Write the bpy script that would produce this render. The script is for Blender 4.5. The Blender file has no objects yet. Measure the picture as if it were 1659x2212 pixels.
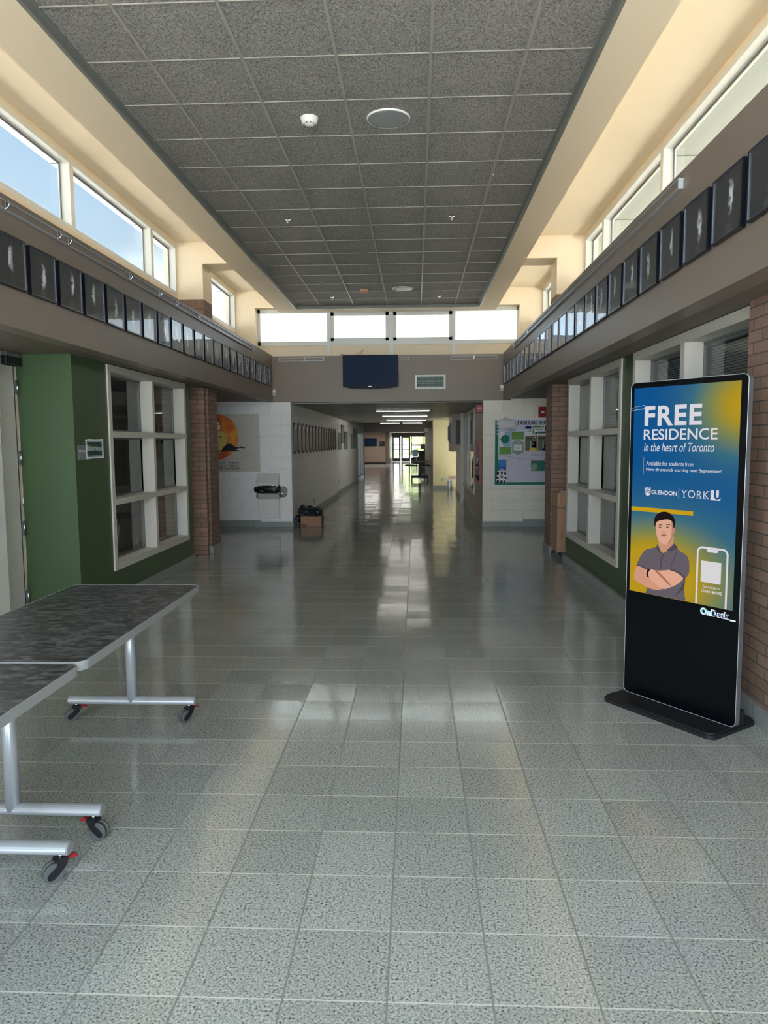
import bpy, bmesh, math, random
from mathutils import Vector, Matrix
random.seed(7)
D = bpy.data
COL = bpy.context.scene.collection
PI = math.pi

EXPOSURE = 0.0
SKY = 3.2
LAMP = 13.0
LAMP2 = 36.0
LAMP4 = 130.0
LAMP3 = 3.5
SUN = 62.0
# name, place, direction, width, height, power, colour: added lamp inside the entrance glazing, standing in for daylight
AREAS = [('entrance_fill_lamp', (-.8, -1.3, 1.9), (0, 1, -.12), 5.6, 3.6, 430, (.80, .91, 1.0))]
# ------------------------------------------------------------ camera
F_PX = 1566.64; YAW = 0.0441457; PIT = 0.0952888; ROL = -0.0061577; EYE = 1.60624
cy, sy, cp, sp = math.cos(YAW), math.sin(YAW), math.cos(PIT), math.sin(PIT)
fwd = Vector((-sy, cy, 0)); right = Vector((cy, sy, 0)); up = Vector((0, 0, 1))
f2 = fwd*cp - up*sp; u2 = up*cp + fwd*sp
r3 = right*math.cos(ROL) + u2*math.sin(ROL); u3 = u2*math.cos(ROL) - right*math.sin(ROL)
cam_d = D.cameras.new('camera'); cam = D.objects.new('camera', cam_d); COL.objects.link(cam)
M = Matrix(((r3.x, u3.x, -f2.x, 0), (r3.y, u3.y, -f2.y, 0), (r3.z, u3.z, -f2.z, EYE), (0, 0, 0, 1)))
cam.matrix_world = M
cam_d.sensor_fit = 'HORIZONTAL'; cam_d.sensor_width = 36.0; cam_d.lens = F_PX/1659*36
cam_d.clip_start = 0.05; cam_d.clip_end = 400
sc = bpy.context.scene
sc.camera = cam
sc.view_settings.view_transform = 'Standard'; sc.view_settings.look = 'None'
sc.view_settings.gamma = 1.0; sc.view_settings.use_curve_mapping = False
sc.view_settings.exposure = EXPOSURE

# ------------------------------------------------------------ world: bright hazy sky
w = D.worlds.new('sky'); sc.world = w; w.use_nodes = True
nt = w.node_tree; nt.nodes.clear()
o = nt.nodes.new('ShaderNodeOutputWorld'); b = nt.nodes.new('ShaderNodeBackground')
tc = nt.nodes.new('ShaderNodeTexCoord'); sx = nt.nodes.new('ShaderNodeSeparateXYZ')
rp = nt.nodes.new('ShaderNodeValToRGB')
nt.links.new(tc.outputs['Generated'], sx.inputs[0]); nt.links.new(sx.outputs['Z'], rp.inputs[0])
for p_, c_ in ((.10, (.92, .95, 1.)), (.17, (.56, .62, .70)), (.24, (.25, .29, .33)), (.5, (.19, .24, .30))):
    e_ = rp.color_ramp.elements.new(p_); e_.color = (*c_, 1)
rp.color_ramp.elements[0].color = (1, 1, 1, 1); rp.color_ramp.elements[-1].color = (.07, .14, .28, 1)
cn = nt.nodes.new('ShaderNodeTexNoise'); cn.inputs['Scale'].default_value = 5.; cn.inputs['Detail'].default_value = 6.; nt.links.new(tc.outputs['Generated'], cn.inputs['Vector'])
cr_ = nt.nodes.new('ShaderNodeValToRGB'); cr_.color_ramp.elements[0].position = .42; cr_.color_ramp.elements[0].color = (.80, .93, 1.04, 1); cr_.color_ramp.elements[1].position = .62; cr_.color_ramp.elements[1].color = (1.30, 1.18, 1.05, 1)
nt.links.new(cn.outputs[0], cr_.inputs[0]); vm = nt.nodes.new('ShaderNodeVectorMath'); vm.operation = 'MULTIPLY'
nt.links.new(rp.outputs[0], vm.inputs[0]); nt.links.new(cr_.outputs[0], vm.inputs[1])
nt.links.new(vm.outputs[0], b.inputs[0])
b.inputs[1].default_value = SKY
nt.links.new(b.outputs[0], o.inputs[0])

# high sun from the right, kept out of the room by the overhangs; it lights the paving and roofs outside
sl = D.lights.new('sun', 'SUN'); sl.energy = SUN; sl.angle = math.radians(1); sl.color = (1, .95, .88)
so = D.objects.new('sun', sl); COL.objects.link(so); so.rotation_euler = Vector((-math.cos(math.radians(50)), .03, -math.sin(math.radians(50)))).to_track_quat('-Z', 'Y').to_euler()
def area(name, loc, direction, sx_, sy_, power, col):
    l = D.lights.new(name, 'AREA'); l.shape = 'RECTANGLE'; l.size = sx_; l.size_y = sy_
    l.energy = power; l.color = col
    ob = D.objects.new(name, l); COL.objects.link(ob); ob.location = loc
    ob.rotation_euler = Vector(direction).to_track_quat('-Z', 'Y').to_euler()
    return ob
for a in AREAS: area(*a)

# ------------------------------------------------------------ materials
def lin(c):
    return tuple(((v/255)/12.92 if v/255 <= .04045 else ((v/255+.055)/1.055)**2.4) for v in c)
def nodes(name):
    m = D.materials.new(name); m.use_nodes = True
    return m, m.node_tree, m.node_tree.nodes['Principled BSDF']
def mat(name, rgb, rough=.6, metal=0., spec=.5, noise=0.05, nscale=8., bump=0., bscale=60., coat=0.):
    m, t, p = nodes(name)
    c = lin(rgb)
    p.inputs['Roughness'].default_value = rough; p.inputs['Metallic'].default_value = metal
    p.inputs['Specular IOR Level'].default_value = spec; p.inputs['Coat Weight'].default_value = coat
    tc = t.nodes.new('ShaderNodeTexCoord')
    n = t.nodes.new('ShaderNodeTexNoise'); n.inputs['Scale'].default_value = nscale
    t.links.new(tc.outputs['Object'], n.inputs['Vector'])
    mx = t.nodes.new('ShaderNodeMix'); mx.data_type = 'RGBA'
    mx.inputs['A'].default_value = (*[v*(1-noise) for v in c], 1); mx.inputs['B'].default_value = (*[min(1, v*(1+noise)) for v in c], 1)
    t.links.new(n.outputs[0], mx.inputs['Factor']); t.links.new(mx.outputs['Result'], p.inputs['Base Color'])
    if bump:
        n2 = t.nodes.new('ShaderNodeTexNoise'); n2.inputs['Scale'].default_value = bscale
        t.links.new(tc.outputs['Object'], n2.inputs['Vector'])
        bp = t.nodes.new('ShaderNodeBump'); bp.inputs['Strength'].default_value = bump; bp.inputs['Distance'].default_value = .01
        t.links.new(n2.outputs[0], bp.inputs['Height']); t.links.new(bp.outputs[0], p.inputs['Normal'])
    return m
def emis(name, rgb, s=1.):
    m = D.materials.new(name); m.use_nodes = True; t = m.node_tree; t.nodes.clear()
    e = t.nodes.new('ShaderNodeEmission'); e.inputs[0].default_value = (*lin(rgb), 1); e.inputs[1].default_value = s
    o = t.nodes.new('ShaderNodeOutputMaterial'); t.links.new(e.outputs[0], o.inputs[0]); return m
def glass(name, tint=(1, 1, 1), refl=1.0, rough=0.0):
    m = D.materials.new(name); m.use_nodes = True; t = m.node_tree; t.nodes.clear()
    o = t.nodes.new('ShaderNodeOutputMaterial'); tr = t.nodes.new('ShaderNodeBsdfTransparent'); tr.inputs[0].default_value = (*tint, 1)
    g = t.nodes.new('ShaderNodeBsdfGlossy'); g.inputs['Roughness'].default_value = rough
    fr = t.nodes.new('ShaderNodeFresnel'); fr.inputs[0].default_value = 1.45
    mu = t.nodes.new('ShaderNodeMath'); mu.operation = 'MULTIPLY'; mu.inputs[1].default_value = refl
    mx = t.nodes.new('ShaderNodeMixShader')
    geo = t.nodes.new('ShaderNodeNewGeometry'); fb = t.nodes.new('ShaderNodeMath'); fb.operation = 'SUBTRACT'; fb.inputs[0].default_value = 1.; fb.use_clamp = True
    m2 = t.nodes.new('ShaderNodeMath'); m2.operation = 'MULTIPLY'; m2.use_clamp = True
    t.links.new(geo.outputs['Backfacing'], fb.inputs[1]); t.links.new(fr.outputs[0], mu.inputs[0]); t.links.new(mu.outputs[0], m2.inputs[0]); t.links.new(fb.outputs[0], m2.inputs[1]); t.links.new(m2.outputs[0], mx.inputs[0])
    t.links.new(tr.outputs[0], mx.inputs[1]); t.links.new(g.outputs[0], mx.inputs[2]); t.links.new(mx.outputs[0], o.inputs[0])
    return m
def N(t, kind, **kw):
    n = t.nodes.new(kind)
    for k, v in kw.items(): setattr(n, k, v)
    return n
def math_(t, op, a, b=None, c=None):
    n = t.nodes.new('ShaderNodeMath'); n.operation = op
    for i, v in enumerate((a, b, c)):
        if v is None: continue
        if isinstance(v, (int, float)): n.inputs[i].default_value = v
        else: t.links.new(v, n.inputs[i])
    return n.outputs[0]
def mixc(t, f, a, b):
    n = t.nodes.new('ShaderNodeMix'); n.data_type = 'RGBA'
    if isinstance(f, (int, float)): n.inputs['Factor'].default_value = f
    else: t.links.new(f, n.inputs['Factor'])
    for s, v in (('A', a), ('B', b)):
        if isinstance(v, tuple): n.inputs[s].default_value = (*v, 1)
        else: t.links.new(v, n.inputs[s])
    return n.outputs['Result']
def ramp(t, f, stops):
    r = t.nodes.new('ShaderNodeValToRGB'); el = r.color_ramp.elements
    while len(el) < len(stops): el.new(.5)
    for e, (p, c) in zip(el, stops):
        e.position = p; e.color = (*c, 1) if len(c) == 3 else c
    t.links.new(f, r.inputs[0]); return r.outputs[0]

def floor_mat():
    m, t, p = nodes('granite_floor_tile')
    tc = N(t, 'ShaderNodeTexCoord'); s = N(t, 'ShaderNodeSeparateXYZ'); t.links.new(tc.outputs['Object'], s.inputs[0])
    S = .305
    ux = math_(t, 'DIVIDE', math_(t, 'ADD', s.outputs[0], .0861), S); uy = math_(t, 'DIVIDE', math_(t, 'ADD', s.outputs[1], -1.9455), S)
    fx, fy = math_(t, 'FRACT', ux), math_(t, 'FRACT', uy)
    def edge(f):  # distance from the joint line
        return math_(t, 'MINIMUM', f, math_(t, 'SUBTRACT', 1., f))
    ex, ey = edge(fx), edge(fy)
    joint = math_(t, 'LESS_THAN', math_(t, 'MINIMUM', ex, ey), .009)
    cell = N(t, 'ShaderNodeCombineXYZ'); t.links.new(math_(t, 'FLOOR', ux), cell.inputs[0]); t.links.new(math_(t, 'FLOOR', uy), cell.inputs[1])
    wn = N(t, 'ShaderNodeTexWhiteNoise', noise_dimensions='3D'); t.links.new(cell.outputs[0], wn.inputs[0])
    # granite speckle
    n1 = N(t, 'ShaderNodeTexNoise'); n1.inputs['Scale'].default_value = 125; n1.inputs['Detail'].default_value = 3
    n2 = N(t, 'ShaderNodeTexNoise'); n2.inputs['Scale'].default_value = 330; n2.inputs['Detail'].default_value = 2
    for n in (n1, n2): t.links.new(tc.outputs['Object'], n.inputs['Vector'])
    base = ramp(t, n1.outputs[0], [(.33, (.07, .08, .077)), (.42, (.28, .305, .29)), (.52, (.375, .40, .38)), (.66, (.50, .53, .50))])
    base = mixc(t, math_(t, 'MULTIPLY', math_(t, 'GREATER_THAN', n2.outputs[0], .60), .7), base, (.12, .135, .13))
    var = math_(t, 'MULTIPLY_ADD', wn.outputs[0], .20, .90)
    vs = N(t, 'ShaderNodeVectorMath', operation='SCALE'); t.links.new(base, vs.inputs[0]); t.links.new(var, vs.inputs['Scale'])
    jx = math_(t, 'LESS_THAN', ex, .010); colr = mixc(t, joint, vs.outputs[0], (.50, .52, .49)); colr = mixc(t, jx, colr, (.20, .215, .20))
    t.links.new(colr, p.inputs['Base Color'])
    t.links.new(math_(t, 'MULTIPLY_ADD', joint, .45, .11), p.inputs['Roughness'])
    p.inputs['Specular IOR Level'].default_value = .55
    # every tile lies at its own tiny tilt, so reflections break at the joints
    geo = N(t, 'ShaderNodeNewGeometry')
    off = N(t, 'ShaderNodeVectorMath', operation='SUBTRACT'); t.links.new(wn.outputs['Color'], off.inputs[0]); off.inputs[1].default_value = (.5, .5, .5)
    sc_ = N(t, 'ShaderNodeVectorMath', operation='MULTIPLY'); t.links.new(off.outputs[0], sc_.inputs[0]); sc_.inputs[1].default_value = (.013, .014, 0)
    n3 = N(t, 'ShaderNodeTexNoise'); n3.inputs['Scale'].default_value = 7; t.links.new(tc.outputs['Object'], n3.inputs['Vector'])
    off2 = N(t, 'ShaderNodeVectorMath', operation='SUBTRACT'); t.links.new(n3.outputs['Color'], off2.inputs[0]); off2.inputs[1].default_value = (.5, .5, .5)
    sc2 = N(t, 'ShaderNodeVectorMath', operation='MULTIPLY'); t.links.new(off2.outputs[0], sc2.inputs[0]); sc2.inputs[1].default_value = (.012, .012, 0)
    ad = N(t, 'ShaderNodeVectorMath', operation='ADD'); t.links.new(geo.outputs['Normal'], ad.inputs[0]); t.links.new(sc_.outputs[0], ad.inputs[1])
    ad2 = N(t, 'ShaderNodeVectorMath', operation='ADD'); t.links.new(ad.outputs[0], ad2.inputs[0]); t.links.new(sc2.outputs[0], ad2.inputs[1])
    nm = N(t, 'ShaderNodeVectorMath', operation='NORMALIZE'); t.links.new(ad2.outputs[0], nm.inputs[0])
    t.links.new(nm.outputs[0], p.inputs['Normal'])
    return m
def block_mat(name, w_, h_, mortar, c1, c2, cm, rough=.7, bump=.4, off=.5, z0=0., gran=0., u0=0.):
    """brick, block or base tile laid on any upright plane: u = x + y, v = z"""
    m, t, p = nodes(name)
    tc = N(t, 'ShaderNodeTexCoord'); s = N(t, 'ShaderNodeSeparateXYZ'); t.links.new(tc.outputs['Object'], s.inputs[0])
    cb = N(t, 'ShaderNodeCombineXYZ')
    t.links.new(math_(t, 'ADD', math_(t, 'ADD', s.outputs[0], s.outputs[1]), 40.+u0), cb.inputs[0]); t.links.new(math_(t, 'SUBTRACT', s.outputs[2], z0), cb.inputs[1])
    br = N(t, 'ShaderNodeTexBrick'); br.offset = off
    br.inputs['Scale'].default_value = 1; br.inputs['Brick Width'].default_value = w_; br.inputs['Row Height'].default_value = h_
    br.inputs['Mortar Size'].default_value = mortar; br.inputs['Mortar Smooth'].default_value = .3; br.inputs['Bias'].default_value = 0
    br.inputs['Color1'].default_value = (*lin(c1), 1); br.inputs['Color2'].default_value = (*lin(c2), 1); br.inputs['Mortar'].default_value = (*lin(cm), 1)
    t.links.new(cb.outputs[0], br.inputs['Vector'])
    n = N(t, 'ShaderNodeTexNoise'); n.inputs['Scale'].default_value = 60 if not gran else 160; t.links.new(tc.outputs['Object'], n.inputs['Vector'])
    g = math_(t, 'MULTIPLY_ADD', n.outputs[0], .24+gran, .88-gran/2)
    vs = N(t, 'ShaderNodeVectorMath', operation='SCALE'); t.links.new(br.outputs['Color'], vs.inputs[0]); t.links.new(g, vs.inputs['Scale'])
    t.links.new(vs.outputs[0], p.inputs['Base Color']); p.inputs['Roughness'].default_value = rough
    h = math_(t, 'ADD', math_(t, 'SUBTRACT', 1., br.outputs['Fac']), math_(t, 'MULTIPLY', n.outputs[0], .25))
    bp = N(t, 'ShaderNodeBump'); bp.inputs['Strength'].default_value = bump; bp.inputs['Distance'].default_value = .006
    t.links.new(h, bp.inputs['Height']); t.links.new(bp.outputs[0], p.inputs['Normal'])
    return m
def acoustic_mat():
    m, t, p = nodes('acoustic_ceiling_tile')
    tc = N(t, 'ShaderNodeTexCoord')
    mp = N(t, 'ShaderNodeMapping'); mp.inputs['Scale'].default_value = (1., .75, 1.); t.links.new(tc.outputs['Object'], mp.inputs['Vector'])
    n = N(t, 'ShaderNodeTexNoise'); n.inputs['Scale'].default_value = 75; n.inputs['Detail'].default_value = 3; n.inputs['Distortion'].default_value = 1.2
    t.links.new(mp.outputs[0], n.inputs['Vector'])
    c = ramp(t, n.outputs[0], [(.35, (.15, .14, .13)), (.5, (.30, .285, .265)), (.68, (.42, .40, .375))])
    t.links.new(c, p.inputs['Base Color']); p.inputs['Roughness'].default_value = .95
    bp = N(t, 'ShaderNodeBump'); bp.inputs['Strength'].default_value = .9; bp.inputs['Distance'].default_value = .012
    t.links.new(n.outputs[0], bp.inputs['Height']); t.links.new(bp.outputs[0], p.inputs['Normal'])
    return m
def laminate_mat():
    m, t, p = nodes('mottled_table_laminate')
    tc = N(t, 'ShaderNodeTexCoord'); mp = N(t, 'ShaderNodeMapping'); mp.inputs['Scale'].default_value = (10, 20, 9); t.links.new(tc.outputs['Object'], mp.inputs['Vector'])
    n = N(t, 'ShaderNodeTexNoise'); n.inputs['Scale'].default_value = 1.6; n.inputs['Detail'].default_value = 7; n.inputs['Distortion'].default_value = .9
    t.links.new(mp.outputs[0], n.inputs['Vector'])
    c = ramp(t, n.outputs[0], [(.34, (.012, .016, .018)), (.5, (.042, .047, .050)), (.64, (.12, .125, .135))])
    t.links.new(c, p.inputs['Base Color']); p.inputs['Roughness'].default_value = .38
    return m
def wood_mat(name, c1, c2):
    m, t, p = nodes(name)
    tc = N(t, 'ShaderNodeTexCoord'); mp = N(t, 'ShaderNodeMapping'); mp.inputs['Scale'].default_value = (30, 30, 1.5); t.links.new(tc.outputs['Object'], mp.inputs['Vector'])
    n = N(t, 'ShaderNodeTexNoise'); n.inputs['Scale'].default_value = 3; n.inputs['Detail'].default_value = 5; t.links.new(mp.outputs[0], n.inputs['Vector'])
    t.links.new(ramp(t, n.outputs[0], [(.35, lin(c1)), (.65, lin(c2))]), p.inputs['Base Color']); p.inputs['Roughness'].default_value = .45
    return m
def portrait_mat():
    """a dark studio photograph of a half-lit face; each copy differs by where it hangs"""
    m, t, p = nodes('portrait_photograph')
    oi = N(t, 'ShaderNodeObjectInfo'); tc = N(t, 'ShaderNodeTexCoord')
    wn = N(t, 'ShaderNodeTexWhiteNoise', noise_dimensions='3D'); t.links.new(oi.outputs['Location'], wn.inputs[0])
    rs = N(t, 'ShaderNodeSeparateXYZ'); t.links.new(wn.outputs['Color'], rs.inputs[0])
    s = N(t, 'ShaderNodeSeparateXYZ'); t.links.new(tc.outputs['Object'], s.inputs[0])
    n = N(t, 'ShaderNodeTexNoise', noise_dimensions='4D'); n.inputs['Scale'].default_value = 30; n.inputs['Detail'].default_value = 5
    t.links.new(tc.outputs['Object'], n.inputs['Vector']); t.links.new(math_(t, 'MULTIPLY', rs.outputs[0], 50.), n.inputs['W'])
    wob = math_(t, 'MULTIPLY', math_(t, 'SUBTRACT', n.outputs[0], .5), .085)
    cx = math_(t, 'MULTIPLY_ADD', rs.outputs[0], .09, -.045)
    dx = math_(t, 'SUBTRACT', math_(t, 'ADD', s.outputs[0], wob), cx)
    dz = math_(t, 'SUBTRACT', s.outputs[2], math_(t, 'MULTIPLY_ADD', rs.outputs[1], .05, -.015))
    r = math_(t, 'SQRT', math_(t, 'ADD', math_(t, 'POWER', math_(t, 'DIVIDE', dx, .050), 2.), math_(t, 'POWER', math_(t, 'DIVIDE', dz, .098), 2.)))
    face = math_(t, 'SUBTRACT', 1., math_(t, 'SMOOTH_MIN', 1., math_(t, 'MAXIMUM', math_(t, 'MULTIPLY', math_(t, 'SUBTRACT', r, .6), 2.4), 0.), .05))
    side = math_(t, 'MULTIPLY_ADD', math_(t, 'MULTIPLY', dx, math_(t, 'SIGN', math_(t, 'SUBTRACT', rs.outputs[2], .4))), 20., .30); side = math_(t, 'MINIMUM', math_(t, 'MAXIMUM', side, 0.), 1.)
    eye = math_(t, 'GREATER_THAN', math_(t, 'ADD', math_(t, 'ABSOLUTE', math_(t, 'SUBTRACT', dz, .018)), math_(t, 'MULTIPLY', math_(t, 'ABSOLUTE', math_(t, 'SUBTRACT', dx, .018)), .5)), .010)
    lit = math_(t, 'MULTIPLY', math_(t, 'MULTIPLY', face, side), math_(t, 'MULTIPLY_ADD', eye, .25, .75))
    lit = math_(t, 'MULTIPLY', lit, math_(t, 'MULTIPLY_ADD', math_(t, 'POWER', n.outputs[0], 2.6), 6.0, .0))
    # shoulder sliver
    sh = math_(t, 'MULTIPLY', math_(t, 'LESS_THAN', math_(t, 'ADD', s.outputs[2], math_(t, 'MULTIPLY', math_(t, 'ABSOLUTE', dx), 1.2)), -.085), math_(t, 'MULTIPLY', math_(t, 'POWER', n.outputs[0], 3.), .35))
    v = math_(t, 'ADD', lit, math_(t, 'MULTIPLY', sh, rs.outputs[2]))
    c = mixc(t, math_(t, 'MINIMUM', math_(t, 'MULTIPLY', v, 1.1), 1.), (.018, .020, .022), (.78, .82, .84))
    t.links.new(c, p.inputs['Base Color']); p.inputs['Roughness'].default_value = .5
    p.inputs['Coat Weight'].default_value = 1.; p.inputs['Coat Roughness'].default_value = .02; p.inputs['Coat IOR'].default_value = 1.6
    n2 = N(t, 'ShaderNodeTexNoise', noise_dimensions='4D'); n2.inputs['Scale'].default_value = 7; t.links.new(tc.outputs['Object'], n2.inputs['Vector']); t.links.new(math_(t, 'MULTIPLY', rs.outputs[1], 30.), n2.inputs['W'])
    bp = N(t, 'ShaderNodeBump'); bp.inputs['Distance'].default_value = .01; t.links.new(math_(t, 'MULTIPLY', math_(t, 'POWER', rs.outputs[2], 2.5), .35), bp.inputs['Strength'])
    t.links.new(n2.outputs[0], bp.inputs['Height']); t.links.new(bp.outputs[0], p.inputs['Coat Normal'])
    return m
def screen_mat():
    """the kiosk's lit background: blue with two soft golden glows, in the panel's own coordinates"""
    m = D.materials.new('kiosk_screen_image'); m.use_nodes = True; t = m.node_tree; t.nodes.clear()
    tc = N(t, 'ShaderNodeTexCoord'); s = N(t, 'ShaderNodeSeparateXYZ'); t.links.new(tc.outputs['Object'], s.inputs[0])
    def blob(cx, cz, rx, rz):
        a = math_(t, 'POWER', math_(t, 'DIVIDE', math_(t, 'SUBTRACT', s.outputs[0], cx), rx), 2.); b_ = math_(t, 'POWER', math_(t, 'DIVIDE', math_(t, 'SUBTRACT', s.outputs[2], cz), rz), 2.)
        return math_(t, 'EXPONENT', math_(t, 'MULTIPLY', math_(t, 'ADD', a, b_), -1.))
    f1 = blob(.37, 1.80, .30, .26); f2_ = blob(-.22, .80, .40, .27)
    f3 = math_(t, 'MULTIPLY', blob(.0, .80, .60, .40), .42)
    f = math_(t, 'MINIMUM', math_(t, 'ADD', math_(t, 'MAXIMUM', f1, f2_), f3), 1.)
    c = ramp(t, f, [(0, lin((12, 80, 140))), (.3, lin((55, 105, 125))), (.6, lin((120, 130, 80))), (.85, lin((165, 142, 40))), (1, lin((180, 148, 30)))])
    e = N(t, 'ShaderNodeEmission'); t.links.new(c, e.inputs[0]); o = N(t, 'ShaderNodeOutputMaterial'); t.links.new(e.outputs[0], o.inputs[0])
    return m

MT = {
 'floor': floor_mat(), 'acoustic': acoustic_mat(), 'laminate': laminate_mat(), 'portrait': portrait_mat(),
 'cream': mat('cream_wall_paint', (238, 221, 194), .85, noise=.02, nscale=2),
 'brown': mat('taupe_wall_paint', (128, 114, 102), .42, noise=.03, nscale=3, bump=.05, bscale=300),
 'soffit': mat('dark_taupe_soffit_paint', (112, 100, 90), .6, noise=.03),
 'green': mat('dark_green_wall_paint', (60, 82, 50), .42, noise=.06, nscale=1.5),
 'corrceil': mat('grey_corridor_ceiling', (150, 145, 140), .45, noise=.03),
 'brick': block_mat('red_brown_brick', .203, .0677, .0045, (150, 120, 103), (128, 103, 89), (90, 83, 77), .85, .6),
 'cmu': block_mat('white_painted_block', .40, .203, .0045, (238, 238, 239), (234, 234, 235), (216, 216, 216), .55, .35, z0=.115),
 'cmucream': block_mat('cream_painted_block', .40, .203, .0045, (238, 233, 220), (233, 228, 215), (214, 208, 194), .6, .35, z0=.115),
 'base': block_mat('granite_base_tile', .305, .5, .003, (150, 156, 152), (138, 144, 140), (100, 100, 98), .4, .3, off=0., gran=.8),
 'white': mat('white_frame_paint', (226, 226, 220), .4, noise=.02),
 'offwhite': mat('putty_frame_paint', (204, 200, 190), .45, noise=.03),
 'tbar': mat('painted_ceiling_grid', (158, 154, 145), .5, noise=.02),
 'trimgrey': mat('grey_green_edge_trim', (120, 122, 116), .5, noise=.04),
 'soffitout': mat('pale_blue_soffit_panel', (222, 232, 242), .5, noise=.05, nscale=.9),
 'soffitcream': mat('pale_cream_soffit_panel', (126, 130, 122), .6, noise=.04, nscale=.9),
 'roof': mat('pale_roof_membrane', (196, 194, 190), .8, noise=.03),
 'concrete': mat('pale_concrete_paving', (190, 188, 180), .9, noise=.06),
 'grass': mat('mown_grass', (178, 186, 130), .95, noise=.2, nscale=20),
 'leaf': mat('tree_foliage', (146, 160, 116), .9, noise=.3, nscale=6), 'bark': mat('tree_bark', (110, 95, 80), .9),
 'glass': glass('clear_window_glass', (.93, .96, .96), 1.0), 'glassin': glass('grey_interior_glass', (.80, .84, .83), 1.3),
 'black': mat('black_gloss_plastic', (4, 7, 11), .22, spec=.3, noise=.1), 'blackmat': mat('matte_black', (22, 23, 26), .55, noise=.1),
 'blackframe': mat('black_picture_frame', (12, 15, 26), .3, noise=.1),
 'chrome': mat('polished_metal', (200, 202, 205), .18, metal=1., noise=.03), 'silver': mat('silver_painted_steel', (186, 192, 198), .32, metal=.35, noise=.03),
 'steelgrey': mat('grey_steel_housing', (120, 122, 126), .45, metal=.4, noise=.04), 'edge': mat('grey_plastic_edge_band', (146, 150, 150), .45, noise=.03),
 'tyre': mat('grey_rubber_tread', (90, 94, 96), .6), 'redplastic': mat('red_plastic_lever', (150, 34, 44), .4),
 'screenoff': mat('switched_off_screen', (6, 36, 68), .5, noise=.05, spec=.15),
 'red': mat('red_enamel', (150, 20, 42), .35), 'wood': wood_mat('light_oak_veneer', (150, 112, 84), (182, 144, 112)),
 'darkwood': wood_mat('walnut_plaque', (58, 44, 42), (78, 60, 56)), 'plate': mat('engraved_grey_plates', (112, 100, 98), .4, metal=.3),
 'cardboard': mat('brown_cardboard', (166, 128, 104), .85, noise=.06), 'bagblack': mat('black_bin_liner', (8, 9, 12), .38, spec=.35, bump=.3, bscale=30),
 'bagclear': glass('clear_plastic_bag', (.80, .80, .80), 2.2, .12), 'fabric': mat('dark_blue_grey_fabric', (52, 60, 74), .8, bump=.5, bscale=25),
 'paper': mat('white_paper', (232, 232, 236), .8, noise=.02), 'boardwhite': mat('white_board_backing', (206, 204, 220), .8, noise=.02),
 'grn': mat('green_card', (20, 120, 90), .7), 'grn2': mat('leaf_green_card', (112, 158, 82), .8), 'grn3': mat('sage_card', (140, 168, 148), .8),
 'olive': mat('olive_card', (116, 116, 84), .8), 'blue': mat('blue_print', (30, 96, 176), .6), 'navy': mat('navy_print', (40, 60, 140), .6), 'skyp': mat('pale_blue_print', (140, 182, 200), .6),
 'ink': mat('black_ink', (22, 22, 24), .7), 'yellow': mat('yellow_card', (224, 196, 60), .7), 'skin': mat('printed_skin', (120, 78, 60), .7),
 'tulle': mat('white_gathered_paper', (214, 214, 216), .8, noise=.1, nscale=40), 'string': mat('brown_string', (110, 96, 84), .9),
 'orange': None, 'concretegrey': mat('grey_desk_laminate', (96, 86, 80), .5), 'signgreen': mat('dark_green_sign_print', (16, 70, 50), .5), 'signgrey': mat('grey_sign_plastic', (128, 130, 136), .45),
 'tan': mat('tan_wall_paint', (158, 138, 124), .7, noise=.03), 'beige': mat('beige_wall_paint', (176, 162, 146), .5, noise=.03), 'yellowwall': mat('pale_yellow_wall_paint', (238, 226, 184), .75, noise=.05, nscale=5, bump=.1, bscale=80),
 'duct': mat('pale_green_vent_metal', (190, 214, 210), .5), 'dark': mat('dark_void', (26, 30, 32), .8), 'carpet': mat('grey_library_carpet', (84, 82, 80), .95, noise=.1, nscale=40),
 'lamp': emis('lit_lamp_diffuser', (255, 250, 240), LAMP), 'lamp2': emis('lit_troffer_diffuser', (255, 250, 242), LAMP2), 'lamp4': emis('lit_library_diffuser', (255, 250, 242), LAMP4), 'tvcase': mat('navy_black_bezel', (8, 26, 50), .5, spec=.2), 'lamp3': emis('lit_hall_diffuser', (255, 250, 242), LAMP3), 'lip': mat('thin_silver_lip', (110, 116, 128), .35, metal=.6), 'heat': mat('orange_detector_plastic', (196, 150, 118), .5),
 'blind': mat('grey_blind_slat', (196, 200, 198), .6, noise=.03), 'darkteal': mat('dark_blue_poster_frame', (40, 56, 66), .5),
 'screen': screen_mat(),
}
def orange_mat():
    m, t, p = nodes('painted_orange_disc'); tc = N(t, 'ShaderNodeTexCoord')
    n = N(t, 'ShaderNodeTexNoise'); n.inputs['Scale'].default_value = 3.2; n.inputs['Detail'].default_value = 5; t.links.new(tc.outputs['Object'], n.inputs['Vector'])
    t.links.new(ramp(t, n.outputs[0], [(.35, lin((200, 84, 50))), (.5, lin((226, 120, 50))), (.66, lin((240, 176, 70)))]), p.inputs['Base Color']); p.inputs['Roughness'].default_value = .6
    return m
MT['orange'] = orange_mat()

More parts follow.
